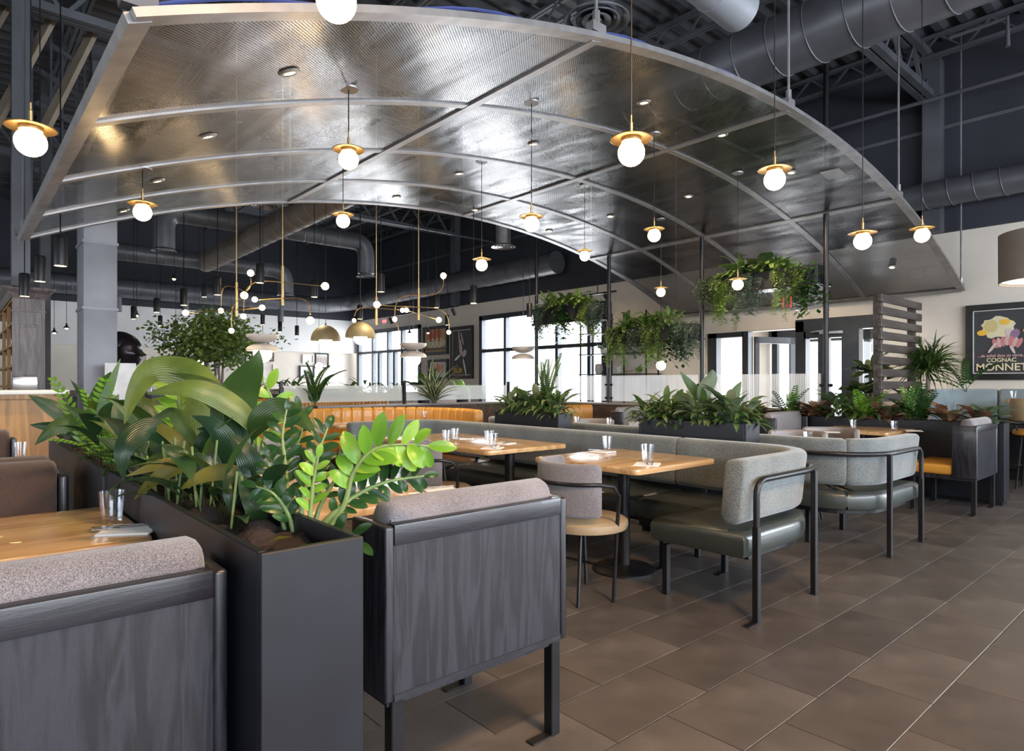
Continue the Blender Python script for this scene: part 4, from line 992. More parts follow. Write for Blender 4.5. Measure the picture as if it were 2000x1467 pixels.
chandelier('branching brass chandelier behind the second dome, left of the right pair', (735,430,580,635), [(736,595,-.4,.062),(876.5,649,.5,.045),(691.6,626,.3,.04),(786,606,-.3,.042),(687.5,653.5,.3,.05)],
  [[(744,596,-.4),(775,598,-.1),(820,600,.2),(855,603,.4),(872,615,.5),(877,632,.5),(876.5,642,.5)], [(778,605,-.3),(735,602,0),(708,601,.15),(697,606,.25),(692,617,.3)], [(691,626,.3),(688,640,.3),(687.5,646,.3)]], 9.8)
chandelier('branching brass chandelier before the framed posters', (817.6,420,564,625), [(866,538.6,-.4,.058),(771,623.6,.3,.05),(794,606,-.3,.045),(857,625,.4,.058)],
  [[(866,546,-.4),(865.5,558,-.35),(858,570,-.3),(845,575.5,-.2),(817.6,576.5,0),(792,578,.15),(778,586,.25),(772,600,.3),(771,616,.3)], [(800,608,-.3),(817.6,613,0),(850,623,.4)], [(771,630,.3),(777,637,.3),(779,650,.3)]], 10.2)
# brass domes
for px, py, t, lb in ((636, 658, 9.2, 'aged brass dome pendant with opal globe, left one'), (704, 652, 8.9, 'aged brass dome pendant with opal globe, right one beside the back windows')):
    p = at_d(px, py, t); o = thing('dome_pendant', p, lb, 'pendant light', 'brass dome pendants'); WORG[o.name] = Vector((0,0,0)); o.scale = (1.03,)*3
    pr = [(.2*math.cos(rad(a)), -.05+.21*math.sin(rad(a))) for a in range(0, 91, 9)]; pr[-1] = (.001, .16)
    part('dome', MB().lathe((0,0,0), pr+[(.001,.15)]+[(.192*math.cos(rad(a)), -.05+.2*math.sin(rad(a))) for a in range(81, -1, -9)]+[(.2,-.05)], 36, False), M['olivebrass'], o, smooth=60)
    part('globe', MB().ball((0,0,-.06), .09, 22, 12), M['softglobe'], o, smooth=80); part('cord', MB().tube([(0,0,.16),(0,0,6.24-p.z)], .004, 6).lathe((0,0,.155), [(.012,0),(.012,.03),(.004,.035)], 10), M['blackmetal'], o)
# double saucers
for px, py, t, lb in ((513, 670, 9.2, 'taupe double-saucer pendant with glowing globe behind the tallest leaf'), (807, 684.5, 11.0, 'taupe double-saucer pendant before the back windows'), (1022, 690, 12.6, 'taupe double-saucer pendant in front of the large window')):
    p = at_d(px, py, t); o = thing('saucer_pendant', p, lb, 'pendant light', 'double saucer pendants'); WORG[o.name] = Vector((0,0,0))
    part('upper_saucer', MB().lathe((0,0,0), [(.06,.004),(.12,.02),(.19,.05),(.222,.085),(.224,.12),(.215,.12),(.19,.065),(.001,.03)], 36, False), M['ceramic'], o, smooth=50)
    part('lower_saucer', MB().lathe((0,0,0), [(.001,-.004),(.06,-.006),(.12,-.02),(.19,-.05),(.222,-.08),(.224,-.115),(.215,-.115),(.19,-.065),(.001,-.03)], 36, False), M['ceramic'], o, smooth=50)
    part('globe', MB().ball((0,0,-.15), .13, 24, 14, 1.0), M['softglobe'], o, smooth=80); part('cord', MB().tube([(0,0,.02),(0,0,6.24-p.z)], .004, 6), M['blackmetal'], o)
p = at_d(2058, 500, 6.5); o = thing('drum_pendant', p, 'large taupe drum shade cut by the right edge', 'pendant light'); WORG[o.name] = Vector((0,0,0))
part('shade', MB().lathe((0,0,0), [(.45,-.25),(.452,.25),(.445,.25),(.443,-.25),(.45,-.25)], 48, False), M['drum'], o); part('diffuser', MB().lathe((0,0,0), [(.001,-.22),(.44,-.22)], 32, False), M['softglobe'], o); part('cord', MB().tube([(0,0,.2),(0,0,2.25)], .008, 6).box(-.44,.44,-.01,.01,.22,.24), M['blackmetal'], o)
o = copy_tree(o, (1.6, -.6, 4.0), 0, 'added unseen taupe drum shade around the warm fill light over the near aisle', 'taupe drum shades'); bpy.data.objects['drum_pendant']['group'] = 'taupe drum shades'  # extra shade out of view, added as a housing for the warm fill
for px, py, t, lb in ((623, 715, 17, 'small glowing globe before the picture group in the far room'), (389, 710, 15, 'small glowing globe behind the tree trunks'), (87, 704, 13, 'warm glowing globe beside the bar cabinet'), (1291, 714, 9.9, 'small round glowing lamp left of the middle post under the hanging plants')):
    p = at_d(px, py, t); o = thing('globe_lamp', p, lb, 'pendant light', 'plain glowing globes'); WORG[o.name] = Vector((0,0,0)); r = .095 if t > 10 else .075
    part('globe', MB().ball((0,0,0), r, 18, 12), M['softglobe'], o, smooth=80); part('cord', MB().tube([(0,0,r),(0,0,6.24-p.z)], .005, 6), M['blackmetal'], o)
# track spots on the right wall
for (ys, z, lb) in (((9.2, 8.8), 3.12, 'short black track with two spots on the wall between the hanging planters'), ((17.5, 14.2), 3.3, 'long black track with spots above the framed posters')):
    x = WX-.7; o = thing('track_light', (x, sum(ys)/2, z), lb, 'track light', 'black track lights')
    part('track', MB().box(x-.015, x+.015, min(ys)-.3, max(ys)+.3, z, z+.03), M['blackmetal'], o, smooth=0); part('hanger', MB().tube([(x, sum(ys)/2, z), (x, sum(ys)/2, 3.7)], .01, 6).tube([(x, sum(ys)/2, 3.7), (WX-.05, sum(ys)/2, 3.7)], .01, 6), M['blackmetal'], o)
    for y in ys: part('spot', MB().tube([(x, y, z-.03), (x+.09, y, z-.2)], .045, 12), M['blackmetal'], o); part('spot_arm', MB().tube([(x, y, z), (x, y, z-.06)], .012, 6), M['blackmetal'], o)
e = at_x(752, 628, WX-.025); o = thing('exit_sign', e, 'glowing red exit sign above the back windows', 'sign'); WORG[o.name] = Vector((0,0,0))
part('box', MB().box(-.02, .02, -.17, .17, -.1, .1), M['whitepaint'], o, smooth=0)
def text(s_, size, mat, loc, rot, parent, name='lettering', ext=.002, align='CENTER', sx=1, label=None, bold=0):
    c = bpy.data.curves.new(name, 'FONT'); c.body = s_; c.size = size; c.extrude = ext; c.align_x = align; c.align_y = 'CENTER'; c.offset = bold
    tmp = bpy.data.objects.new('tmp', c); COL.objects.link(tmp); dg = bpy.context.evaluated_depsgraph_get(); dg.update()
    me = bpy.data.meshes.new_from_object(tmp.evaluated_get(dg)); bpy.data.objects.remove(tmp); bpy.data.curves.remove(c)
    me.materials.clear(); me.materials.append(mat)
    o = link(name, me, parent); o.location = Vector(loc)-org_of(parent); o.rotation_euler = rot; o.scale = (sx, 1, 1); return o
TR = (PI/2, 0, -PI/2)   # reads from inside the room on the far right wall
text('EXIT', .13, M['exit'], (-.024, 0, 0), TR, o)

# framed pictures on the right wall
def framed(px0, px1, py0, py1, label, fw=.07, plane=WX, ax='x', mat=None, frame='blackmetal', group=None):
    if ax == 'x': a = at_x(px0, py0, plane); b = at_x(px1, py1, plane); lo, hi = sorted((a.y, b.y)); b_ = at_x(px0, py1, plane)
    else: a = at_y(px0, py0, plane); b = at_y(px1, py1, plane); lo, hi = sorted((a.x, b.x)); b_ = at_y(px0, py1, plane)
    z1, z0 = a.z, b_.z
    o = thing('framed_picture', (plane-.03, (lo+hi)/2, (z0+z1)/2) if ax == 'x' else ((lo+hi)/2, plane-.03, (z0+z1)/2), label, 'picture', group); WORG[o.name] = Vector((0,0,0))
    if ax == 'x': o.rotation_euler = (0, 0, -PI/2)
    W, Hh = (hi-lo)/2, (z1-z0)/2
    m = MB()   # local frame: x to the right as seen, y into the wall
    m.box(-W, W, -.03, .02, Hh-fw, Hh).box(-W, W, -.03, .02, -Hh, -Hh+fw).box(-W, -W+fw, -.03, .02, -Hh+fw, Hh-fw).box(W-fw, W, -.03, .02, -Hh+fw, Hh-fw)
    part('frame', m, M[frame], o, smooth=0)
    part('backing', MB().box(-W+fw, W-fw, 0, .015, -Hh+fw, Hh-fw), mat or M['mat'], o, smooth=0)
    return o, W, Hh
def blob(o, cx, cz_, rx, rz, mat, name='print_shape', y=-.004, n=20, rot=0, wob=0, seed=1):
    rr = random.Random(seed); P = []
    for k in range(n):
        a = 2*PI*k/n; q = 1+wob*rr.uniform(-1, 1); x, z = rx*math.cos(a)*q, rz*math.sin(a)*q
        P.append((cx+x*math.cos(rot)-z*math.sin(rot), cz_+x*math.sin(rot)+z*math.cos(rot)))
    vs = [(x, y, z) for x, z in P]+[(x, y+.004, z) for x, z in P]
    fs = [tuple(range(n))]+[(i, (i+1) % n, n+(i+1) % n, n+i) for i in range(n)]
    part(name, MB().add(vs, fs), mat, o, smooth=0)
ink = {k: simple('print_'+k, c, .6, var=.05) for k, c in dict(dark=(.045,.045,.05), gold=(.62,.50,.22), pale=(.72,.64,.42), pink=(.55,.20,.20), rose=(.62,.38,.36), skin=(.62,.50,.46), violet=(.28,.16,.26), red=(.42,.05,.03), ochre=(.42,.28,.11), blue=(.15,.28,.55), sky=(.45,.58,.75), white=(.75,.73,.70), yellow=(.80,.58,.05), orange=(.75,.25,.08), amber=(.85,.5,.05), grey=(.3,.3,.32), brown=(.16,.10,.08), palepink=(.6,.45,.42)).items()}
# big poster, runs out of the frame at the right
o, W, Hh = framed(1888, 2031, 598, 742, 'black-framed dark poster with gold lettering on the white wall at the right', .085, mat=ink['dark'])
part('inner_edge', MB().box(-W+.08, W-.08, -.012, -.004, Hh-.095, Hh-.083).box(-W+.08, W-.08, -.012, -.004, -Hh+.083, -Hh+.095).box(-W+.083, -W+.095, -.012, -.004, -Hh+.09, Hh-.09).box(W-.095, W-.083, -.012, -.004, -Hh+.09, Hh-.09), ink['white'], o, smooth=0)
u = W*2
blob(o, -.04, .20, .19, .15, ink['pale'], wob=.12, n=26); blob(o, -.12, .22, .08, .09, ink['gold'], y=-.006, wob=.1, seed=3)
blob(o, .10, .10, .05, .09, ink['skin'], y=-.007, rot=.5); blob(o, .15, .10, .05, .07, ink['violet'], y=-.008, rot=-.5)
for k in range(7): blob(o, -.07+.045*k, .01-.012*abs(k-3), .028, .07, ink['rose' if k % 2 else 'pink'], y=-.008-.001*k, rot=.3-.12*k, seed=k)
blob(o, -.10, -.08, .018, .09, ink['skin'], y=-.009, rot=-.6); blob(o, .12, -.10, .018, .08, ink['skin'], y=-.009, rot=.4)
for x, z in ((-.22, .13), (.04, .27), (.30, .14)): blob(o, x, z, .06, .04, ink['amber'], y=-.009)
text('...du soleil dans un verre...', .055, ink['rose'], (0, -.012, -Hh+.335), (PI/2, 0, 0), o, sx=.92, bold=.001)
text('COGNAC', .078, ink['pale'], (0, -.012, -Hh+.272), (PI/2, 0, 0), o, sx=.98, bold=.0015)
text('MONNET', .14, ink['pale'], (0, -.012, -Hh+.172), (PI/2, 0, 0), o, sx=.98, bold=.002)
text('S.m.', .05, ink['white'], (.32, -.004, -.2), (PI/2, 0, 0), o)
o, W, Hh = framed(828, 877, 640, 695, 'ochre framed poster with red figures on wheels, upper one of the pair', .09, mat=ink['ochre'])
for k in range(3): blob(o, -.25+.22*k, .18, .08, .2, ink['red'], wob=.2, seed=k)
blob(o, 0, -.08, W*.8, .16, ink['pale'], y=-.003)
for k in range(4): 
    part('print_wheel', MB().lathe((0,0,0), [(.09,0),(.1,0)], 20, False).add([], []), ink['brown'], o) if False else None
    blob(o, -.33+.22*k, -.1, .09, .1, ink['brown'], y=-.005); blob(o, -.33+.22*k, -.1, .075, .085, ink['pale'], y=-.008)
part('print_band', MB().box(-W*.8, W*.8, -.004, .0, -Hh+.14, -Hh+.22), ink['brown'], o, smooth=0)
o, W, Hh = framed(838, 877, 703, 742, 'small framed poster with pink figures below the ochre one', .08)
for k in range(3): blob(o, -.22+.22*k, .05, .10, .13, ink['orange' if k % 2 else 'rose'], wob=.25, seed=k)
o, W, Hh = framed(882, 926, 640, 740, 'tall dark framed poster of a pale dancing figure with yellow lettering', .085, mat=ink['dark'])
part('inner_edge', MB().box(-W+.09, W-.09, -.006, -.001, Hh-.115, Hh-.1).box(-W+.09, W-.09, -.006, -.001, -Hh+.1, -Hh+.115).box(-W+.09, -W+.105, -.006, -.001, -Hh+.1, Hh-.1).box(W-.105, W-.09, -.006, -.001, -Hh+.1, Hh-.1), ink['white'], o, smooth=0)
blob(o, -.05, .12, .07, .2, ink['palepink'], rot=.15); blob(o, -.12, .40, .03, .22, ink['palepink'], rot=.12); blob(o, .02, .40, .025, .2, ink['palepink'], rot=.35); blob(o, -.06, .30, .045, .06, ink['palepink'], y=-.006)
blob(o, -.2, -.14, .16, .035, ink['white'], rot=.5); blob(o, .12, -.03, .12, .08, ink['palepink'], rot=.8); blob(o, .14, -.42, .03, .27, ink['white'], rot=.3)
text('BÜR', .22, ink['yellow'], (-.18, -.004, -.52), (PI/2, 0, 0), o)
# pictures in the far room, on the recessed wall
BWY = WY+.25
for (a, b, c, d, lb, fr) in ((590,612,692,710,'small white-framed picture, upper left of the far picture group','mat'),(615,641,690,719,'dark-framed brown picture in the far picture group','blackmetal'),(584,613,714,738,'dark-framed pale green picture, lower left of the far picture group','blackmetal'),
  (513,534,709,738,'pale picture of fine red scribbles behind the saucer pendant','mat'),(526,534,689,706,'small brown framed picture behind the saucer pendant globe','walnut'),(330,355,695,728,'black-framed picture with dark animal shapes left of the oval picture','blackmetal'),(390,424,694,732,'thin grey-framed picture behind the tree trunks','greyleather'),(263,287,688,714,'pale picture with an orange flame shape beside the bronze bust','mat'),(470,480,692,712,'small blue framed picture between tree and saucer pendant','blackmetal')):
    o, W, Hh = framed(a, b, c, d, lb, .035, BWY, 'y', None, fr, 'framed pictures on the far wall')
    if 'brown picture' in lb: 
        for k in range(7): blob(o, -W+.08+k*(2*W-.16)/6, 0, .014, Hh*.7, ink['brown'], rot=.02*k)
    if 'green' in lb: blob(o, 0, -.1, W*.6, Hh*.5, ink['sky'], wob=.3)
    if 'scribbles' in lb:
        for k in range(7): blob(o, 0, -Hh*.6+k*Hh*.2, W*.6, .008, ink['rose'], rot=.08*(-1)**k)
    if 'animal' in lb: blob(o, .0, -.08, W*.4, .05, ink['dark'], wob=.3); blob(o, .02, -.2, W*.4, .05, ink['dark'], wob=.3, seed=4); blob(o, -.1, .18, .03, .03, ink['dark']); blob(o, .1, .17, .03, .03, ink['dark'])
    if 'flame' in lb: blob(o, .1, -.12, .06, .1, ink['orange'], wob=.1)
    if 'blue' in lb: blob(o, 0, 0, W*.6, Hh*.6, ink['blue'], wob=.2)
    if 'white-framed' in lb: blob(o, 0, .05, .07, .05, ink['white']); blob(o, 0, -.1, .02, .05, ink['dark'])
p = at_y(369, 719, BWY-.03); o = thing('oval_picture', p, 'oval picture of blue sky and clouds left of the tree', 'picture'); WORG[o.name] = Vector((0,0,0))
blob(o, 0, 0, .2, .25, M['greyleather'], 'frame', 0, 28); blob(o, 0, 0, .18, .23, ink['sky'], 'print', -.008, 28); blob(o, 0, -.14, .12, .06, ink['pale'], y=-.012); blob(o, .02, .1, .11, .05, ink['blue'], y=-.012, wob=.2)
for k in range(3): blob(o, -.03+.03*k, .03-.06*k, .12, .02, ink['white'], y=-.014, wob=.2, seed=k)

# wire shelf at the right wall behind the glass
ws = thing('wire_shelf', (10.55, 8.5, 0), 'thin dark open shelf unit with pots beside the large window', 'shelf')
Y0, Y1 = at_x(1268, 700, 10.5).y, at_x(1140, 700, 10.5).y
for y in (Y0, (Y0+Y1)/2, Y1):
    for x in (10.4, 10.8): part('upright', MB().box(x-.012, x+.012, y-.012, y+.012, 0, 2.7), M['blackmetal'], ws, smooth=0)
for z in (1.42, 1.85, 2.3): part('shelf_board', MB().box(10.38, 10.84, Y0-.05, Y1+.05, z, z+.02), M['blackmetal'], ws, smooth=0)
for k, (y, z, mt, r_, h_) in enumerate(((Y0+.35, 1.44, 'ceramic', .08, .12), (Y0+.85, 1.44, 'whitepaint', .07, .16), (Y1-.35, 1.44, 'ceramic', .09, .22), (Y0+.6, 1.87, 'tan', .12, .16), (Y1-.5, 1.87, 'whitepaint', .08, .14), (Y0+1.0, 2.32, 'ceramic', .08, .2))):
    solo('jar', MB().lathe((10.6, y, z), [(r_*.7, 0), (r_, h_*.4), (r_*.9, h_*.9), (r_*.6, h_), (r_*.5, h_*.98)], 18), M[mt], ['taupe jar on the lowest shelf at its right', 'white jar on the lowest shelf', 'tall taupe jar on the lowest shelf at its left', 'tan round box on the middle shelf', 'white jar on the middle shelf', 'taupe jar on the top shelf'][k]+' of the open unit', 'jar', (10.6, y, z))
for k in range(4, 8):
    zz = 1.87+(k-4)*.045; solo('plate', MB().lathe((10.6, Y0+.45, zz-.001), [(.05,0),(.13,.025),(.14,.04),(.12,.035),(.001,.01)], 20), M['whitepaint'], 'white plate in the stack on the middle shelf, %s from below' % ['lowest','second','third','topmost'][k-4], 'plate', (10.6, Y0+.45, zz), 'stacked plates on the open shelf')

# bronze bust behind the column
bz = thing('bronze_bust', at_d(238, 760, 10.4), 'huge dark bronze head-and-shoulders bust half hidden by the steel-clad column', 'statue')
bc = at_d(240, 692, 10.4); rt = Vector((RT[0], RT[1], 0)); fwv = Vector((FW[0], FW[1], 0)); UP = Vector((0,0,1))
def V3(a, b, c): return bc+rt*a+UP*b+fwv*c
def ell(mb, c, ra, rb_, rc, n=20, m=12, f=None):
    vs = []; fs = []
    for i in range(m+1):
        th = PI*i/m
        for k in range(n):
            ph = 2*PI*k/n; a, b, cc = math.sin(th)*math.cos(ph), math.cos(th), math.sin(th)*math.sin(ph)
            q = f(a, b, cc) if f else 1; vs.append(c+rt*a*ra*q+UP*b*rb_*q+fwv*cc*rc*q)
    for i in range(m):
        for k in range(n): fs.append((i*n+k, i*n+(k+1) % n, (i+1)*n+(k+1) % n, (i+1)*n+k))
    return mb.add(vs, fs)
part('head', ell(MB(), V3(.02, .04, 0), .27, .30, .25, 32, 24, lambda a, b, c: 1+(.34*math.exp(-((b+.12)/.10)**2)+.16*math.exp(-((b+.42)/.07)**2)+.16*math.exp(-((b+.62)/.07)**2)-.14*math.exp(-((b-.08)/.08)**2)-.12*math.exp(-((b+.3)/.05)**2))*max(0, a)**5), M['bronze'], bz, smooth=80)
part('hair', ell(MB(), V3(-.05, .12, 0), .27, .25, .27, 28, 16, lambda a, b, c: (1+.02*math.sin(18*b)*math.sin(14*math.atan2(c, a))) if b > -.1-.5*a else .8), M['bronze'], bz, smooth=80)
part('shoulders', ell(ell(MB(), V3(-.05, -.62, 0), .50, .38, .32, 32, 16), V3(-.02, -.26, 0), .17, .2, .17, 20, 12), M['bronze'], bz, smooth=80)
part('pedestal', MB().box(bc.x-.4, bc.x+.4, bc.y-.3, bc.y+.3, 0, bc.z-.8), M['walnut'], bz, smooth=0)

# ================================================================ table settings
def tumbler_parts(o):
    n = 24; vs = []; fs = []
    prof = [(.026, 0), (.028, .004), (.034, .07), (.0365, .095), (.0365, .1), (.0345, .1), (.0335, .09), (.030, .05), (.0255, .014), (.001, .012)]
    m = MB(); 
    for r, z in prof:
        for k in range(n):
            a = 2*PI*k/n; q = 1-(.05 if (k % 2 and .006 < z < .08 and r > .0275) else 0); vs.append((r*q*math.cos(a), r*q*math.sin(a), z))
    for i in range(len(prof)-1):
        for k in range(n): fs.append((i*n+k, i*n+(k+1) % n, (i+1)*n+(k+1) % n, (i+1)*n+k))
    fs.append(tuple(range(n))[::-1]); m.add(vs, fs); return m.mesh('tumbler', M['tumbler'], smooth=30)
TUM = tumbler_parts(None)
fk = MB().bar((0,0,.004), (.10,0,.004), .007, .0025).bar((.10,0,.004), (.13,0,.007), .014, .002)
for k in range(4): fk.bar((.13, -.0085+.0057*k, .007), (.175, -.0085+.0057*k, .005), .0026, .0018)
FORK = fk.mesh('fork', M['chrome'], smooth=0)
kn = MB().bar((0,0,.004), (.10,0,.004), .009, .004).bar((.10,0,.004), (.2,0,.004), .016, .002); KNIFE = kn.mesh('knife', M['chrome'], smooth=0)
nk = MB().box(-.075, .075, -.075, .075, 0, .003).box(-.073, .075, -.07, .073, .0035, .006); NAP = nk.mesh('napkin', M['napkin'], smooth=0)
def setting(px, py, z, lb, nap=None, glass=True, zsc=1.0):
    p = at_z(px, py, z)
    if glass:
        o = link('water_glass', TUM); place(o, (p.x, p.y, z+.0005), scl=zsc); tag(o, 'faceted clear water glass '+lb, 'glass', 'faceted water glasses')
    if nap:
        q = at_z(nap[0], nap[1], z); a = nap[2]; n = link('napkin', NAP); place(n, (q.x, q.y, z+.0005), (0,0,a)); tag(n, 'white napkin with cutlery by the glass '+lb, 'napkin', 'folded napkins')
        f = link('fork', FORK); place(f, (q.x-.07*math.cos(a+.2), q.y-.07*math.sin(a+.2), z+.006), (0,0,a+.2)); tag(f, 'steel fork by the glass '+lb, 'fork', 'forks')
        k = link('knife', KNIFE); place(k, (q.x-.08*math.cos(a+.1)+.03*math.sin(a), q.y-.08*math.sin(a+.1)-.03*math.cos(a), z+.006), (0,0,a+.1)); tag(k, 'steel knife by the glass '+lb, 'knife', 'knives')
setting(218, 1022, .785, 'on the near left oak table', (256, 1036, rad(150)), zsc=1.06)
setting(782, 948, .75, 'on the pale table behind the bright leaves', (858, 957, rad(160)), zsc=1.08)
setting(1186, 880, .75, 'at the back of the near square table', (1176, 883, rad(100)), zsc=1.05)
setting(1265, 904, .75, 'at the front of the near square table', (1264, 908, rad(30)), zsc=1.15)
setting(872, 865, .75, 'at the far left of the long table', (858, 869, rad(100)), zsc=1.05)
setting(889, 861, .75, 'at the back of the long table', (905, 857, rad(80)), zsc=1.05)
setting(955, 868, .75, 'mid long table, left of a touching pair', (985, 867, rad(20)), zsc=1.1)
setting(963, 873, .75, 'mid long table, right of a touching pair', (962, 876, rad(35)), zsc=1.05)
setting(1578, 862, .80, 'behind the pale banquette back', None, glass=False)
for px, py, lb in ((1667, 838, 'left one on the right oak table'), (1747, 841, 'right one on the right oak table'), (1578, 868, 'on the table inside the pale banquette'), (768, 815, 'leftmost of four inside the mustard booth'), (802, 813, 'second of four inside the mustard booth'), (829, 817, 'third of four inside the mustard booth'), (838, 815, 'rightmost of four inside the mustard booth'), (1127, 830, 'left one on the hidden table behind the dark banquette'), (1190, 833, 'right one on the hidden table behind the dark banquette'), (40, 893, 'behind the brown cushion at the left edge')):
    setting(px, py, .75, lb)
o = link('water_glass', TUM); place(o, (9.9, 1.88, 1.0505)); tag(o, 'faceted clear water glass on the high table by the pale blue bench', 'glass', 'faceted water glasses')
for px, py, lb in ((1625, 845, 'at the left of the right oak table'), (1785, 842, 'at the right end of the right oak table')):
    q = at_z(px, py, .75); n = link('napkin', NAP); place(n, (q.x, q.y, .7505), (0,0,.4)); tag(n, 'folded white napkin '+lb, 'napkin', 'folded napkins')
# ================================================================ plants
def ribbon_mesh(name, spine, widths, sides, fold, mat, stalk=0, org=(0,0,0), wave=0):
    """leaf blade along a spine; five points across, folded at the midrib; the stalk part is narrow"""
    vs = []; uv = []; fs = []; n = len(spine); O = Vector(org)
    for i, p in enumerate(spine):
        t = (spine[min(i+1, n-1)]-spine[max(i-1, 0)]).normalized(); s = sides[i]; s = (s-t*s.dot(t)).normalized(); nn = t.cross(s)
        for k, u in enumerate((-1, -.5, 0, .5, 1)):
            w_ = widths[i]/2; h = abs(u)*fold*w_ + (wave*w_*math.sin(i*1.7+u*2) if abs(u) == 1 else 0)
            vs.append(p + s*u*w_ + nn*h - O); uv.append((.5+u/2, i/(n-1)))
    for i in range(n-1):
        for k in range(4): fs.append((i*5+k, i*5+k+1, (i+1)*5+k+1, (i+1)*5+k))
    me = bpy.data.meshes.new(name); me.from_pydata([tuple(v) for v in vs], [], fs); ul = me.uv_layers.new(name='UVMap')
    for l in me.loops: ul.data[l.index].uv = uv[l.vertex_index]
    me.polygons.foreach_set('use_smooth', [True]*len(fs)); me.materials.append(mat); return me
def shape(t, kind):
    if kind == 'lance': return (math.sin(PI*min(1, t**.75)))**.8 if t < 1 else 0
    if kind == 'oval': return max(0, math.sin(PI*t))**.55
    if kind == 'strap': return min(1, t*6)*min(1, (1-t)*2.2+.02)
    if kind == 'heart': return max(0, math.sin(PI*t**.62))**.7
    return max(0, math.sin(PI*t))
def gen_leaf(name, L, W, e0, droop, pet, kind, mat, fold=.25, n=13, twist=0, wave=0):
    p = Vector((0,0,0)); sp = [p.copy()]; ds = L/(n-1); wd = []; sd = []
    for i in range(n):
        t = i/(n-1)
        if i:
            e = rad(e0-droop*t**1.3); p = p+Vector((math.cos(e), 0, math.sin(e)))*ds; sp.append(p.copy())
        if t < pet: wd.append(.0055)
        else: wd.append(max(.004, W*shape((t-pet)/(1-pet), kind)))
        a = twist*t; sd.append(Vector((0, math.cos(a), math.sin(a))))
    return ribbon_mesh(name, sp, wd, sd, fold, mat, wave=wave)
def hero(plant, pts, width, mat, twist=0, pet=0, kind='lance', n=20, fold=.22, name='leaf', wave=0):
    """pts: (px, py, depth) from base to tip"""
    P = spline([at_d(*p) for p in pts], 6); m = len(P); step = max(1, m//n); wd = []; sd = []
    L = [0]
    for i in range(1, m): L.append(L[-1]+(P[i]-P[i-1]).length)
    E_ = Vector((0, 0, EYE))
    for i, p in enumerate(P):
        t = L[i]/L[-1]; wd.append(.006 if t < pet else max(.003, width*shape((t-pet)/(1-pet), kind)))
        tg = (P[min(i+1, m-1)]-P[max(i-1, 0)]).normalized(); v = (E_-p).normalized(); s = tg.cross(v).normalized()
        q = Matrix.Rotation(twist*(.6+.4*t), 3, tg); sd.append(q @ s)
    org = org_of(plant); o = link(name, ribbon_mesh(name, P, wd, sd, fold, mat, org=org, wave=wave), plant); return o
def clump(name, label, c, n, meshes, s=(.8, 1.1), spread=.03, group=None, az=(0, 360), tilt=12, cat='plant', rnd=None, pname='leaf', kinds=None):
    rr = random.Random(rnd if rnd is not None else int(abs(c[0]*131+c[1]*977+c[2]*31))); t = thing(name, c, label, cat, group)
    for i in range(n):
        o = link(pname, rr.choice(meshes), t); a = rad(az[0]+(az[1]-az[0])*(i+rr.uniform(0, .9))/n)
        o.location = (rr.uniform(-spread, spread), rr.uniform(-spread, spread), rr.uniform(-.01, .01)); o.rotation_euler = (rad(rr.uniform(-tilt, tilt)), rad(rr.uniform(-tilt, tilt)), a*1.0 + (i % 3)*2.1); k = rr.uniform(*s); o.scale = (k, k, k*rr.uniform(.9, 1.15))
    return t
def varset(key, specs, mat, **k): return [gen_leaf(key, *sp, mat, **k) for sp in specs]
LILY = varset('lily_leaf', [(.40, .06, 80, 105, .42, 'lance'), (.36, .052, 68, 115, .38, 'lance'), (.38, .06, 86, 70, .45, 'lance'), (.34, .05, 52, 90, .35, 'lance'), (.30, .055, 38, 80, .35, 'lance')], M['lily'], fold=.2, wave=.08)
LILYS = varset('silver_lily_leaf', [(.40, .09, 80, 65, .42, 'lance'), (.34, .08, 62, 80, .36, 'lance')], M['silver'], fold=.2, wave=.08)
REDS = varset('bronze_leaf', [(.30, .10, 70, 70, .3, 'lance'), (.28, .095, 48, 60, .25, 'lance'), (.26, .085, 30, 50, .25, 'lance')], M['redleaf'], fold=.2, wave=.1) + varset('green_bronze_leaf', [(.28, .09, 60, 60, .3, 'lance')], M['lily'], fold=.2)
SILV = varset('silver_leaf', [(.36, .10, 60, 65, .25, 'lance'), (.34, .095, 35, 55, .22, 'lance'), (.30, .09, 75, 60, .25, 'lance')], M['silver'], fold=.2)
ASP = varset('aspidistra_leaf', [(.55, .09, 84, 70, .45, 'lance'), (.48, .085, 72, 85, .40, 'lance'), (.50, .08, 88, 45, .45, 'lance'), (.42, .08, 60, 75, .38, 'lance')], M['aspidistra'], fold=.25) 
ASPD = varset('aspidistra_dark_leaf', [(.46, .085, 80, 75, .42, 'lance'), (.40, .08, 66, 85, .38, 'lance'), (.34, .075, 50, 70, .35, 'lance'), (.30, .07, 75, 60, .4, 'lance')], M['aspidistra_dark'], fold=.25)
PALE = varset('pale_leaf', [(.34, .06, 84, 60, .3, 'lance'), (.30, .07, 70, 80, .3, 'lance')], M['paleleaf'], fold=.2)
VAR = varset('striped_leaf', [(.55, .045, 86, 55, .04, 'strap'), (.50, .04, 74, 70, .04, 'strap'), (.45, .04, 64, 60, .04, 'strap'), (.38, .04, 50, 50, .04, 'strap')], M['variegated'], fold=.3)
GRS = varset('grass_leaf', [(.60, .024, 70, 120, .02, 'strap'), (.55, .024, 40, 90, .02, 'strap'), (.58, .024, 88, 90, .02, 'strap'), (.50, .022, 10, 70, .02, 'strap'), (.5, .022, 60, 80, .02, 'strap')], M['grass'], fold=.3)
BIRD = varset('birdnest_leaf', [(.30, .05, 84, 60, .08, 'lance'), (.28, .045, 70, 75, .08, 'lance')], M['fern'], fold=.2)
FID = varset('fiddle_leaf', [(.34, .17, 60, 60, .12, 'oval'), (.30, .16, 35, 50, .12, 'oval')], M['fiddle'], fold=.15, wave=.1)
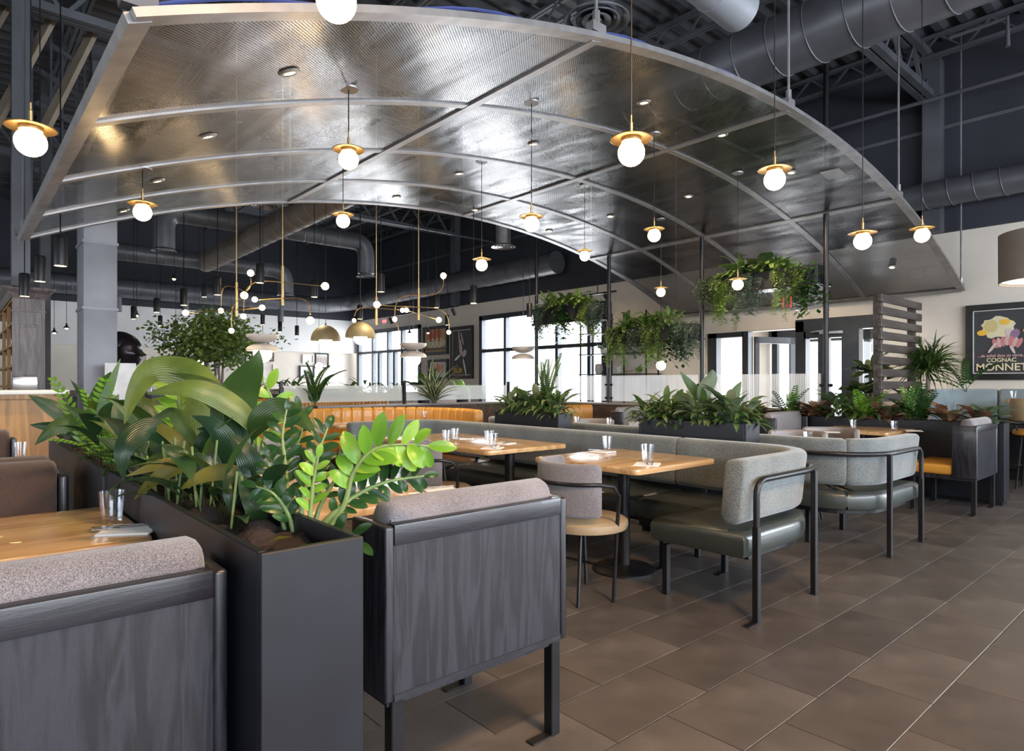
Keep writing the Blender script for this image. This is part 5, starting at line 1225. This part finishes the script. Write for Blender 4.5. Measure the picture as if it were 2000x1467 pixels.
def frond(name, L, e0, droop, pw, n, mat, plen=.09, pwid=.02, joined=True):
    """compound leaf: rachis with paired leaflets in one mesh"""
    p = Vector((0,0,0)); vs = []; fs = []; uv = []; pts = [p.copy()]; N = 12
    for i in range(1, N+1): e = rad(e0-droop*(i/N)**1.3); p = p+Vector((math.cos(e), 0, math.sin(e)))*L/N; pts.append(p.copy())
    def at(t): f = t*N; i = min(N-1, int(f)); return pts[i].lerp(pts[i+1], f-i), (pts[i+1]-pts[i]).normalized()
    for k in range(n):
        t = .18+.82*k/n; c, d = at(t); w_ = plen*math.sin(PI*(.15+.8*t))**.6
        for s_ in (-1, 1):
            side = Vector((0, s_, 0)); dr = (side*.8+d*.55+Vector((0,0,.25 if pwid > .025 else -.12))).normalized(); nn = dr.cross(d).normalized(); wd = dr.cross(nn).normalized()*pwid/2
            b = len(vs); q = [c, c+dr*w_*.35+wd, c+dr*w_*.7+wd*.8, c+dr*w_, c+dr*w_*.7-wd*.8, c+dr*w_*.35-wd]; vs += [tuple(v) for v in q]; uv += [(.5,0),(1,.35),(.9,.7),(.5,1),(.1,.7),(0,.35)]; fs.append(tuple(range(b, b+6)))
    b = len(vs); 
    for i, q in enumerate(pts): r = .0035*(1-.6*i/N); vs += [tuple(q+Vector((0, r, 0))), tuple(q-Vector((0, r, 0))), tuple(q+Vector((0,0,r*1.5)))]; uv += [(.5,0)]*3
    for i in range(N):
        for k in range(3): fs.append((b+3*i+k, b+3*i+(k+1) % 3, b+3*i+3+(k+1) % 3, b+3*i+3+k))
    me = bpy.data.meshes.new(name); me.from_pydata(vs, [], fs); ul = me.uv_layers.new(name='UVMap')
    for l in me.loops: ul.data[l.index].uv = uv[l.vertex_index]
    me.polygons.foreach_set('use_smooth', [True]*len(fs)); me.materials.append(mat); return me
FERN = [frond('fern_frond', L, e, d, 0, 22, M['fern'], .055, .014) for L, e, d in ((.34, 75, 120), (.30, 55, 110), (.36, 85, 90), (.28, 30, 80))]
ZZF = [frond('zz_frond', L, e, d, 0, 11, M[m], .07, .02) for L, e, d, m in ((.42, 84, 40, 'zz'), (.38, 72, 60, 'zz'), (.40, 88, 25, 'zzbright'), (.34, 60, 50, 'zz'))]
ZZB = [frond('bright_frond', L, e, d, 0, 10, M['zzbright'], .065, .02) for L, e, d in ((.34, 80, 50), (.30, 60, 50))]
ZZBIG = [frond('zz_frond', L, e, d, 0, 17, M['zz'], .13, .042) for L, e, d in ((.85, 82, 60), (.8, 70, 75), (.7, 88, 30), (.5, 60, 60), (.45, 85, 40))]
def strand(name, L, mat, ls, n, seed, curl=.05, width=.03):
    rr = random.Random(seed); vs = []; fs = []; uv = []; out = .09
    for k in range(n):
        t = (k+rr.random())/n; z = .02-L*t; x = out*min(1, t*6)+curl*math.sin(t*6+seed); y = curl*.6*math.cos(t*5+seed)
        c = Vector((x, y, z)); a = rr.uniform(0, 2*PI); dr = Vector((math.cos(a), math.sin(a), rr.uniform(-.9, .3))).normalized(); sd = dr.cross(Vector((0,0,1))).normalized()*ls*.32; e = ls*rr.uniform(.7, 1.2)
        c = c+Vector((rr.uniform(-width, width), rr.uniform(-width, width), 0)); b = len(vs)
        vs += [tuple(c), tuple(c+dr*e*.5+sd), tuple(c+dr*e), tuple(c+dr*e*.5-sd)]; uv += [(.5,0),(1,.5),(.5,1),(0,.5)]; fs.append((b, b+1, b+2, b+3))
    N = 8; b = len(vs)
    for i in range(N+1):
        t = i/N; x = out*min(1, t*6)+curl*math.sin(t*6+seed); y = curl*.6*math.cos(t*5+seed); z = .02-L*t
        vs += [(x-.0015, y, z), (x+.0015, y, z), (x, y+.0025, z)]; uv += [(.5,0)]*3
    for i in range(N):
        for k in range(3): fs.append((b+3*i+k, b+3*i+(k+1) % 3, b+3*i+3+(k+1) % 3, b+3*i+3+k))
    me = bpy.data.meshes.new(name); me.from_pydata(vs, [], fs); ul = me.uv_layers.new(name='UVMap')
    for l in me.loops: ul.data[l.index].uv = uv[l.vertex_index]
    me.materials.append(mat); return me
VINE = [strand('vine_strand', L, M['vine'], .035, int(L*260), s) for L, s in ((.5, 1), (.38, 2), (.6, 3), (.3, 4))]
BVINE = [strand('blue_green_strand', L, M['bluevine'], .028, int(L*300), s, .03) for L, s in ((.42, 5), (.5, 6), (.35, 7))]
POTH = [strand('pothos_strand', L, M['zz'], .085, int(L*42), s, .06, .05) for L, s in ((.45, 8), (.3, 9), (.55, 10))]
SILP = [strand('silver_strand', L, M['silver'], .06, int(L*60), s, .05, .04) for L, s in ((.4, 11), (.3, 12))]

# ---------- the near planter: hand-placed leaves
A_ = thing('aspidistra', (.60, 2.05, .855), 'large aspidistra with broad arching leaves in the near planter', 'plant')
dk_, gr_, yl_, pl_m = M['aspidistra_dark'], M['aspidistra'], M['yellowleaf'], M['paleleaf']
heroes = [
 ([(425,985,2.25),(440,900,2.2),(430,800,2.2),(380,735,2.2),(300,722,2.25),(262,768,2.25),(243,828,2.25)], .105, gr_, .25, .35),
 ([(470,980,2.15),(500,900,2.1),(490,828,2.08),(440,782,2.05),(370,757,2.0),(287,769,2.0)], .075, gr_, .35, .38),
 ([(500,985,2.1),(505,900,2.1),(490,850,2.1),(463,783,2.12),(400,742,2.15),(327,727,2.2)], .05, gr_, 1.0, .35),
 ([(480,985,2.15),(462,900,2.2),(452,830,2.2),(470,765,2.2),(498,715,2.18),(506,684,2.18)], .14, gr_, .12, .30),
 ([(400,985,2.4),(390,900,2.5),(385,825,2.5),(393,765,2.5),(409,713,2.5)], .10, gr_, .3, .35),
 ([(470,1000,2.1),(465,940,2.05),(448,880,2.02),(420,835,2.0),(375,812,2.0)], .075, dk_, -.2, .3),
 ([(520,1040,1.9),(510,960,1.9),(490,905,1.88),(470,870,1.88),(446,846,1.88)], .075, dk_, .2, .35),
 ([(495,1000,2.1),(490,900,2.1),(500,830,2.05),(540,800,2.0),(585,815,1.98),(619,851,1.97)], .085, gr_, -.3, .42),
 ([(400,1000,2.3),(350,900,2.25),(310,842,2.2),(270,845,2.15),(240,882,2.1),(241,938,2.1)], .08, dk_, .2, .42),
 ([(430,990,2.2),(400,915,2.15),(365,903,2.1),(310,908,2.05),(247,930,2.05)], .042, yl_, .3, .3),
 ([(430,1000,2.2),(400,910,2.1),(365,903,2.05),(305,935,2.0),(262,976,2.0)], .052, yl_, -.2, .35),
 ([(490,1010,2.0),(480,940,1.95),(450,922,1.92),(400,928,1.9),(350,957,1.9)], .05, yl_, .2, .35),
 ([(410,985,2.3),(375,900,2.25),(350,862,2.2),(305,832,2.2),(262,843,2.2)], .045, yl_, .4, .4),
 ([(440,985,2.25),(380,870,2.3),(345,815,2.3),(330,805,2.3),(290,825,2.3)], .05, gr_, .3, .4),
 ([(480,990,2.1),(475,900,2.1),(470,850,2.1),(455,800,2.12),(430,770,2.15)], .08, dk_, .4, .35),
 ([(470,1000,2.05),(425,930,2.0),(380,900,1.98),(330,890,1.98)], .06, dk_, 0, .3),
 ([(520,1050,1.85),(505,1000,1.8),(480,950,1.8),(468,920,1.8)], .06, dk_, .4, .2),
 ([(455,980,2.2),(440,900,2.2),(425,860,2.2),(405,840,2.2),(385,838,2.2)], .08, dk_, .5, .3),
 ([(505,1035,1.9),(500,960,1.9),(470,930,1.85),(450,960,1.8),(455,1010,1.8)], .055, dk_, .1, .35),
 ([(440,985,2.2),(450,900,2.25),(420,850,2.3),(395,870,2.3),(375,930,2.3)], .07, dk_, .1, .3),
]
for pts, w_, m, tw, pt in heroes: hero(A_, pts, w_, m, tw, pt, name='leaf')
ra = random.Random(21)
for i in range(26):
    o = link('leaf', ra.choice(ASPD if i % 3 else ASP), A_); k = ra.uniform(.5, .82)
    place(o, (ra.uniform(-.06, .06), ra.uniform(-.28, .45), -.02), (0, 0, ra.uniform(0, 6.3)), k)
for i in range(12): 
    x, y = ra.uniform(.54, .66), ra.uniform(1.75, 2.5)
    part('stem', MB().tube([(x, y, .84), (x+ra.uniform(-.03, .03), y+ra.uniform(-.03, .03), ra.uniform(.97, 1.08))], .0035, 6), M['stemgreen'], A_)
G_ = thing('aspidistra', (.60, 3.6, .855), 'second aspidistra clump farther back in the left planter run', 'plant')
for pts, w_, m, tw in [([(170,880,3.6),(160,830,3.6),(145,822,3.6),(103,796,3.55),(56,772,3.5)],.10,dk_,.2),([(180,880,3.5),(165,830,3.5),(147,823,3.4),(105,838,3.3),(68,869,3.25)],.095,gr_,.2),([(186,870,3.6),(190,830,3.6),(186,812,3.6),(165,775,3.6),(138,742,3.6)],.05,dk_,.3),
   ([(190,870,3.5),(188,830,3.5),(188,810,3.5),(200,757,3.5),(217,726,3.5)],.095,gr_,.2),([(195,870,3.4),(196,830,3.4),(198,800,3.4),(217,750,3.4),(235,701,3.4)],.05,pl_m,.3),([(215,880,3.2),(212,850,3.2),(206,838,3.1),(162,810,3.1),(126,793,3.1)],.075,gr_,.2),
   ([(192,870,3.4),(195,840,3.4),(200,820,3.4),(222,792,3.3),(247,781,3.3)],.07,dk_,.2),([(200,880,3.6),(205,840,3.7),(215,800,3.7),(232,770,3.7)],.1,pl_m,.2),([(150,880,3.9),(140,850,3.9),(120,836,3.9),(90,832,3.9),(58,830,3.9)],.07,dk_,.3),([(215,890,3.0),(220,850,3.0),(235,830,3.0),(262,815,3.0),(300,822,3.0)],.07,gr_,.2),([(260,900,2.8),(255,850,2.8),(270,800,2.8),(282,760,2.8)],.07,dk_,.2)]:
    hero(G_, pts, w_, m, tw, .25)
for i in range(34):
    o = link('leaf', ra.choice(ASPD+ASP[:1]), G_); k = ra.uniform(.55, .95); place(o, (ra.uniform(-.07, .07), ra.uniform(-.9, 1.2), -.02), (0, 0, ra.uniform(0, 6.3)), k)
clump('zz_plant', 'bright yellow-green young zz plant at the back of the left planter run', (.58, 4.05, .855), 9, ZZB+ZZF[2:3], (.8, 1.15), .05)
clump('caladium', 'pale silver-leaved plant in front of the bronze bust', (.62, 3.15, .855), 12, PALE+SILV[:1], (.9, 1.25), .05)
clump('undergrowth_plant', 'low dark leafy filler plant between the two aspidistras', (.6, 2.75, .85), 22, LILY[3:]+ASPD[2:], (.5, .9), .1)
clump('undergrowth_plant', 'small bright leafy filler plant beside the second aspidistra', (.6, 3.35, .85), 18, ZZB+PALE, (.5, .85), .08)

# ---------- near zz plant: stems with single leaflets
LF = []
for k, (L, W, dr) in enumerate(((.078, .034, 30), (.07, .036, 50), (.084, .034, 15))):
    LF.append((gen_leaf('leaflet', L, W, 15, dr, .04, 'oval', M['zz'], .18, 9), gen_leaf('leaflet', L*1.25, W*1.3, 15, dr, .04, 'oval', M['zzbright'], .18, 9)))
def zz_stem(plant, pts, r0, n, bright=0, start=.3, s=1., flip=1):
    P = spline([at_d(*p) if len(p) == 3 else Vector(p[:3]) for p in pts], 6); m = len(P); org = org_of(plant)
    st = part('stem', MB().tube(P, [r0*(1-.72*i/(m-1)) for i in range(m)], 8), M['stemgreen'], plant, smooth=60)
    Lc = [0]
    for i in range(1, m): Lc.append(Lc[-1]+(P[i]-P[i-1]).length)
    rr = random.Random(int(pts[0][0]*7+pts[-1][0]*3+n)); E_ = Vector((0,0,EYE))
    for k in range(n):
        f = Lc[-1]*(start+(1-start)*k/(n-.6)); i = max(j for j in range(m) if Lc[j] <= f); i = min(i, m-2); p = P[i].lerp(P[i+1], min(1, (f-Lc[i])/max(1e-6, Lc[i+1]-Lc[i])))
        t = (P[i+1]-P[i]).normalized(); v = (E_-p).normalized(); sd = t.cross(v).normalized()*(1 if k % 2 else -1)*flip
        dr = (sd*.78+t*.55+v*rr.uniform(-.25, .45)).normalized()
        if k >= n-1: dr = t
        z = (v*.8+Vector((0,0,.5))+Vector((rr.uniform(-.3,.3), rr.uniform(-.3,.3), 0))).normalized(); y = z.cross(dr).normalized(); z = dr.cross(y)
        o = link('leaflet', rr.choice(LF)[bright], st); q = s*rr.uniform(.85, 1.1)*(1-.35*abs(k/n-.35))
        Mx = Matrix((dr, y, z)).transposed().to_4x4(); o.matrix_local = Matrix.Translation(p-org) @ Mx @ Matrix.Scale(q, 4)
Z_ = thing('zz_plant', at_z(590, 1055, .855), 'glossy zz plant with one lime stem leaning right in the near planter', 'plant')
def zd(*pts): return [(a, b, 1.72+c) for a, b, c in pts]
zz_stem(Z_, zd((600,1058,0),(650,1005,0),(700,965,.02),(760,940,.05),(828,930,.1)), .011, 19, 0, .28, .8)
zz_stem(Z_, zd((625,1050,0),(670,990,0),(690,925,0),(730,878,0),(790,868,.02),(838,872,.04)), .009, 17, 1, .36, 1.0)
zz_stem(Z_, zd((598,1062,-.02),(606,1000,-.02),(612,940,-.02),(622,890,-.02)), .009, 10, 1, .38, .6)
zz_stem(Z_, zd((570,1055,.03),(562,980,.05),(556,900,.08),(552,850,.1),(560,800,.12)), .009, 17, 0, .3, .8)
zz_stem(Z_, zd((585,1055,.02),(590,980,.04),(608,920,.06),(625,875,.08),(640,835,.1)), .009, 14, 0, .35, .8)
zz_stem(Z_, zd((560,1050,.03),(545,990,.04),(535,940,.05),(520,890,.06)), .008, 11, 0, .35, .75)
zz_stem(Z_, zd((605,1058,.05),(625,990,.08),(660,930,.1),(690,895,.12),(700,860,.14)), .008, 12, 0, .35, .75)
zz_stem(Z_, zd((552,1035,.2),(550,950,.25),(575,880,.3),(590,840,.3),(585,800,.3)), .008, 13, 0, .35, .8)
zz_stem(Z_, zd((575,1060,.0),(565,1010,0),(535,965,-.02),(500,950,-.02)), .008, 10, 0, .3, .85)
zz_stem(Z_, [(500,985,2.3),(510,880,2.3),(530,810,2.3),(530,775,2.3),(510,742,2.3)], .008, 9, 1, .45, .9)
zz_stem(Z_, [(400,985,2.5),(360,880,2.5),(350,800,2.5),(340,750,2.5)], .009, 12, 1, .35, 1.1)
zz_stem(Z_, [(360,985,2.6),(352,900,2.55),(352,800,2.5),(345,760,2.5)], .012, 10, 1, .4, .9)
zz_stem(Z_, zd((640,1050,-.05),(655,1040,-.06),(680,1045,-.08),(700,1062,-.1)), .006, 4, 0, .3, .9)
for x, y, r_ in ((.58, 1.62, .055), (.63, 1.75, .05), (.56, 2.0, .06)):
    o = part('root_ball', MB().lathe((x, y, .835), [(r_, 0), (r_*.9, r_*.5), (r_*.5, r_*.85), (.001, r_*.9)], 16, False), M['soil'], Z_, smooth=80)
solo('fallen_leaf', MB().add([(0,0,0),(.03,.015,.006),(.06,0,.002),(.03,-.015,.006)], [(0,1,2,3)]), M['yellowleaf'], 'small yellow fallen leaf on the soil of the near planter', 'leaf', (0,0,0)).location = (.57, 1.52, .875)

# ---------- middle planters
pz = .91
for k, (y, lb, ms, n) in enumerate(((2.58, 'peace lily with light green upright leaves at the near end of the slim planter', LILY*2+LILYS, 90), (2.86, 'peace lily with two tall silver-green leaves in the middle of the slim planter', LILY*2+LILYS, 90), (3.14, 'peace lily with golden-green leaves at the far end of the near slim planter', LILY, 90), (3.34, 'peace lily spilling left over the end of the near slim planter', LILY, 66))):
    c = clump('peace_lily', lb, (4.52, y, pz), n, ms, (.55, 1.0), .06, rnd=30+k)
T_ = bpy.data.objects['peace_lily.001']
hero(T_, [(1380,830,5.2),(1375,780,5.2),(1378,760,5.2),(1390,740,5.2),(1392,722,5.2)], .12, M['silver'], .2, .3, 'oval'); hero(T_, [(1430,830,5.1),(1428,800,5.1),(1433,775,5.1),(1448,745,5.1)], .09, M['lily'], .2, .3); hero(T_, [(1400,830,5.2),(1380,780,5.3),(1360,765,5.3),(1328,725,5.3)], .09, M['lily'], .2, .25)
for k, (y, lb) in enumerate(((4.5, 'peace lily at the near end of the farther slim planter'), (4.8, 'peace lily in the middle of the farther slim planter'), (5.12, 'peace lily at the far left end of the farther slim planter'))):
    clump('peace_lily', lb, (4.52, y, pz+.01), 80, LILY+LILYS[:1], (.6, 1.05), .06, rnd=50+k)
clump('tall_fern', 'narrow fern standing up above the farther slim planter', (4.5, 4.62, pz), 8, [frond('fern_frond', .62, 86, 20, 0, 24, M['fern'], .08, .02)], (.8, 1.0), .02, tilt=5)
# right planter
items = [(1.80,'SILV','aglaonema with silver and pink-brown leaves hanging over the near end of the right planter',26,1.0),(2.12,'REDS','bronze-red leafed plant near the near end of the right planter',26,1.0),(2.42,'ZZF','zz plant with upright yellow-green fronds in the right planter, behind the glass on the table',16,1.0),(2.72,'REDS','bronze-leafed plant behind the right glass on the oak table',30,1.1),
 (2.98,'MIX','yellow-green bushy plant in the middle of the right planter',26,1.1),(3.25,'LILY','green broad-leafed plant below the slat screen',26,1.15),(3.52,'REDS','bronze-brown leafed plant behind the left glass on the oak table',30,1.1),(3.8,'ZZF','zz plant with slanting fronds beside the rightmost black post',12,.95),(4.3,'REDS','bronze-brown leafed plant in front of the reeded glass',22,1.0),(4.8,'MIX','leafy plant with dark spiky top before the reeded glass',22,1.1),(5.3,'LILY','green plant at the far end of the right planter',20,1.0)]
SETS = dict(SILV=SILV+REDS[:1], REDS=REDS, ZZF=ZZF, MIX=ZZB+LILY[:2]+FERN[:1], LILY=LILY+LILYS)
for k, (y, ms, lb, n, sc) in enumerate(items):
    clump({'SILV':'aglaonema','REDS':'calathea','ZZF':'zz_plant','MIX':'mixed_plant','LILY':'leafy_plant'}[ms], lb, (8.11, y, .80), int(n*1.5), SETS[ms], (sc*.75, sc*1.15), .06, rnd=70+k)
# back planting beside the poster wall
def bush(name, c, lb, n, ms, sc, stem=0, sp=.06, rnd=0, tilt=20):
    t = clump(name, lb, c, n, ms, sc, sp, rnd=rnd, tilt=tilt)
    if stem: part('trunk', MB().tube([(c[0], c[1], c[2]-stem), (c[0]+.02, c[1], c[2]-stem*.5), tuple(c)], [.035, .028, .022], 10), M['trunk'], t)
    return t
gp = at_d(1812, 728, 8.2); bush('ponytail_palm', (gp.x, gp.y, gp.z+.02), 'round spiky ponytail palm in front of the slat screen', 280, GRS, (.8, 1.0), .75, .04, 3, 35)
for k, (px, py, t, n) in enumerate(((1700,705,9.0,16),(1690,745,8.8,16),(1670,785,8.6,14),(1720,720,9.1,12))):
    c = at_d(px, py+22, t); bush('fiddle_leaf_fig', c, ['fiddle leaf fig crown left of the slat screen post, topmost','fiddle leaf fig branch below the crown left of the slat screen','low fiddle leaf branch beside the entrance glass','fiddle leaf fig branch touching the slat screen post'][k], n, FID, (.75, 1.05), .6 if k == 0 else .25, .06, 5+k, 30)
c = at_d(1885, 765, 8.0); bush('zz_plant', c, 'zz plant with one long stem pointing right under the poster', 5, [frond('zz_frond', .5, 45, 40, 0, 11, M['zz'], .06, .03)], (.9, 1.1), 0, .02, 11, 20)
c = at_d(1780, 790, 8.2); bush('rubber_plant', c, 'dark red-leafed plant at the foot of the ponytail palm', 22, REDS+FID, (.9, 1.25), 0, .12, 12, 20)
box_planter(8.45, 9.55, 2.2, 2.75, .78, 'dark planter under the ponytail palm beside the slat screen')
solo('glass_vase', MB().lathe((9.0, 2.3, .79), [(.05,0),(.06,.01),(.06,.2),(.055,.2),(.055,.02),(.001,.015)], 20), M['glass'], 'clear glass cylinder among the plants at the palm foot', 'vase', (9.0, 2.3, .79))
# zz and dracaena on the rear half wall, small plants along it
def pot(c, r, h, lb): return solo('plant_pot', MB().lathe((c[0], c[1], c[2]), [(r*.8, 0), (r, h), (r*.9, h), (r*.85, h-.03), (.001, h-.03)], 20), M['planter'], lb, 'pot', c)
c = at_y(612, 800, 8.55); clump('tall_zz_plant', 'tall zz plant with long arching fronds behind the left mustard booth', (c.x, c.y, .93), 9, ZZBIG, (.62, .9), .04, rnd=91)
part('root', MB().tube([(c.x, c.y, .6), (c.x, c.y, .93)], .06, 10), M['soil'], bpy.data.objects['tall_zz_plant'])
c = at_y(848, 798, 8.55); clump('striped_dracaena', 'dracaena with cream-edged pointed leaves on the rear half wall', (c.x, c.y, .93), 44, VAR, (1.1, 1.45), .04, rnd=92, tilt=14)
for k, (px, t, ms, n, lb) in enumerate(((560,12.4,LILY,22,'small green plant on the back divider left of the tall zz'),(690,13.2,FERN,22,'fern on the back divider behind the glass screen'),(760,13.0,FERN+LILY[:1],26,'spiky green plant on the back divider before the windows'),(500,12.0,REDS,16,'brownish plant on the back divider beside the saucer pendant'),(830,14,ZZBIG[3:],12,'leafy plant left of the framed dancer poster'),(905,14.5,ZZB,14,'bright green sprigs under the framed dancer poster'),(575,11.0,REDS+LILY,26,'bronze bushy plant above the tan booth behind the glass'),(640,12.6,LILY,18,'small leafy plant on the back divider right of the tall zz'),(720,12.8,LILY,14,'low leafy plant on the back divider near its right end'))):
    c = at_z(px, 760, 1.03) if False else at_d(px, 762, t); clump('divider_plant', lb, (c.x, c.y, 1.02), n, ms, (.8, 1.2), .14, rnd=100+k)
    if k in (4, 5, 6): pot((c.x, c.y, 0), .16, 1.0, 'dark pot of the '+lb)
for k, (a, b) in enumerate(((Y0+.5, 'white-potted herbs'), (Y0+.25, 'yellow-green herbs'))):
    clump('herb_plant', b+' on the lowest board of the open shelf', (10.5, a, 1.46), 18, ZZB if k else LILY[3:], (.35, .55), .05, rnd=120+k)
clump('shelf_plant', 'yellow-leafed trailing plant on the middle shelf', (10.5, Y1-.5, 1.95), 16, SILV, (.5, .8), .05, rnd=123)

# ---------- hanging planters
def hanging(y0, y1, z0, z1, label, seedn, spec):
    o = box_planter(PX-.13, PX+.13, y0+.05, y1-.05, z1, label, z0=z0, soil=.03, group='planter troughs hung between the black posts')
    part('shelf', MB().box(PX-.15, PX+.15, y0+.03, y1-.03, z0-.03, z0), M['blackmetal'], o, smooth=0)
    n = len(spec)
    for i, (kind, lb) in enumerate(spec):
        y = y0+.13+(y1-y0-.26)*(i+.5)/n; c = (PX-.02, y, z1-.03)
        if kind in ('vine', 'bvine', 'pothos', 'silv'):
            ms = dict(vine=VINE, bvine=BVINE, pothos=POTH, silv=SILP)[kind]; t = thing('trailing_plant', c, lb, 'plant'); rr = random.Random(seedn*10+i)
            for q in range(48 if kind != 'pothos' else 30):
                s_ = link('strand', rr.choice(ms), t); a = rr.uniform(100, 260) if q % 4 else rr.uniform(-60, 60)
                place(s_, (rr.uniform(-.09, .02), rr.uniform(-.13, .13), rr.uniform(-.02, .08)), (0, 0, rad(a)), rr.uniform(.75, 1.25))
        else:
            ms = dict(fern=FERN, bird=BIRD+FERN[:1], lily=LILY+BIRD, zz=ZZF, fid=FID+FERN[:2])[kind]
            clump('trough_'+{'fern':'fern','bird':'nest_fern','lily':'lily','zz':'zz_plant','fid':'rubber_plant'}[kind], lb, c, 60 if kind != 'fid' else 34, ms, (.75, 1.2), .09, rnd=seedn*10+i, tilt=18)
hanging(PYS[0], PYS[1], 2.52, 2.74, 'black hanging trough between the two rightmost posts', 1, [('pothos','round-leafed pothos at the right end of the right trough'),('vine','long bright feathery trailing plant at the right of the right trough'),('bird','crested bird-nest fern standing tall on the right trough'),('fid','dark round-leafed plant in the middle of the right trough'),('bvine','grey string trailing plant in the middle of the right trough'),('fern','bushy fern above the lit globe on the right trough'),('vine','bright feathery trailing plant left of the middle of the right trough'),('silv','spotted silver trailing plant at the left end of the right trough')])
hanging(PYS[1], PYS[2], 1.92, 2.12, 'black hanging trough between the two middle posts, lowest of three', 2, [('bvine','blue-green trailing plant at the right end of the middle trough'),('pothos','bright pothos near the right end of the middle trough'),('lily','broad-leafed lily standing on the middle trough'),('vine','light green trailing plant in the middle of the middle trough'),('bird','long-leafed nest fern in the middle trough'),('silv','silver-dollar trailing plant in the middle trough'),('fern','dark fern at the left of the middle trough'),('vine','trailing plant at the left end of the middle trough')])
hanging(PYS[2], PYS[3], 2.34, 2.62, 'black hanging trough between the two leftmost posts', 3, [('bvine','blue-green trailing plant at the right end of the left trough'),('vine','olive trailing plant near the right end of the left trough'),('fern','dark fern right of the middle of the left trough'),('bird','nest fern in the middle of the left trough'),('pothos','pothos with hanging single leaves from the left trough'),('fern','dark fern left of the middle of the left trough'),('lily','broad-leafed plant at the left end of the left trough'),('bvine','stringy trailing plant at the left end of the left trough')])
p = at_x(1545, 585, 8.1); o = thing('red_flower_spikes', p, 'three small red flower spikes among the trailing plants of the right trough', 'flower'); 
for k in range(3): part('spike', MB().tube([(p.x, p.y+.05*k, p.z-.1), (p.x, p.y+.05*k, p.z+.04)], [.012, .004], 6), ink['red'], o)
# ---------- tree
tc = at_d(418, 662, 10.6); tr = thing('ficus_tree', (tc.x, tc.y, .3), 'small-leafed indoor tree with several thin trunks below the chandeliers', 'tree'); rr = random.Random(77)
tips = []
for k in range(5):
    a = 2*PI*k/5; b0 = Vector((tc.x+.05*math.cos(a), tc.y+.05*math.sin(a), .9)); t1 = Vector((tc.x+.16*math.cos(a), tc.y+.16*math.sin(a), tc.z-.35)); t2 = Vector((tc.x+.42*math.cos(a+.3), tc.y+.42*math.sin(a+.3), tc.z+rr.uniform(-.05, .25)))
    P = spline([b0, (b0+t1)/2+Vector((.02, 0, 0)), t1, t2], 5); part('trunk', MB().tube(P, [.028-.02*i/(len(P)-1) for i in range(len(P))], 8), M['trunk'], tr, smooth=60)
    for q in range(5):
        e = t1.lerp(t2, rr.uniform(.2, 1))+Vector((rr.gauss(0, .3), rr.gauss(0, .3), rr.uniform(-.1, .35))); s_ = t1.lerp(t2, rr.uniform(0, .8)); part('branch', MB().tube([s_, (s_+e)/2+Vector((0,0,.05)), e], [.009, .006, .003], 5), M['trunk'], tr); tips.append(e)
fm = MB(); uvs = []
for i in range(4800):
    u = rr.uniform(-1, 1); a = rr.uniform(0, 2*PI); r_ = rr.random()**.4
    lob = 1+.16*math.sin(5*a+1)+.13*math.sin(9*u+3*a)
    c = Vector((tc.x+.72*lob*r_*math.sqrt(1-u*u)*math.cos(a), tc.y+.72*lob*r_*math.sqrt(1-u*u)*math.sin(a), tc.z+.50*lob*r_*u*(1 if u > 0 else .9)-.10*r_*(1-abs(u))))
    if rr.random() < .25: e = rr.choice(tips); c = e+Vector((rr.gauss(0, .12), rr.gauss(0, .12), rr.gauss(0, .1)))
    b = rr.uniform(0, 2*PI); d = Vector((math.cos(b), math.sin(b), rr.uniform(-1.1, .2))).normalized(); s_ = d.cross(Vector((rr.uniform(-1,1), rr.uniform(-1,1), rr.uniform(-1,1)))).normalized(); L = rr.uniform(.06, .10)
    fm.add([c, c+d*L*.5+s_*L*.27, c+d*L, c+d*L*.5-s_*L*.27], [(0,1,2,3)])
fo = part('foliage', fm, M['treeleaf'], tr, smooth=0); fo['kind'] = 'stuff'
tp = MB().lathe((tc.x, tc.y, 0), [(.28, 0), (.34, .9), (.31, .9), (.3, .84), (.001, .84)], 28); part('planter_pot', tp, M['planter'], tr)
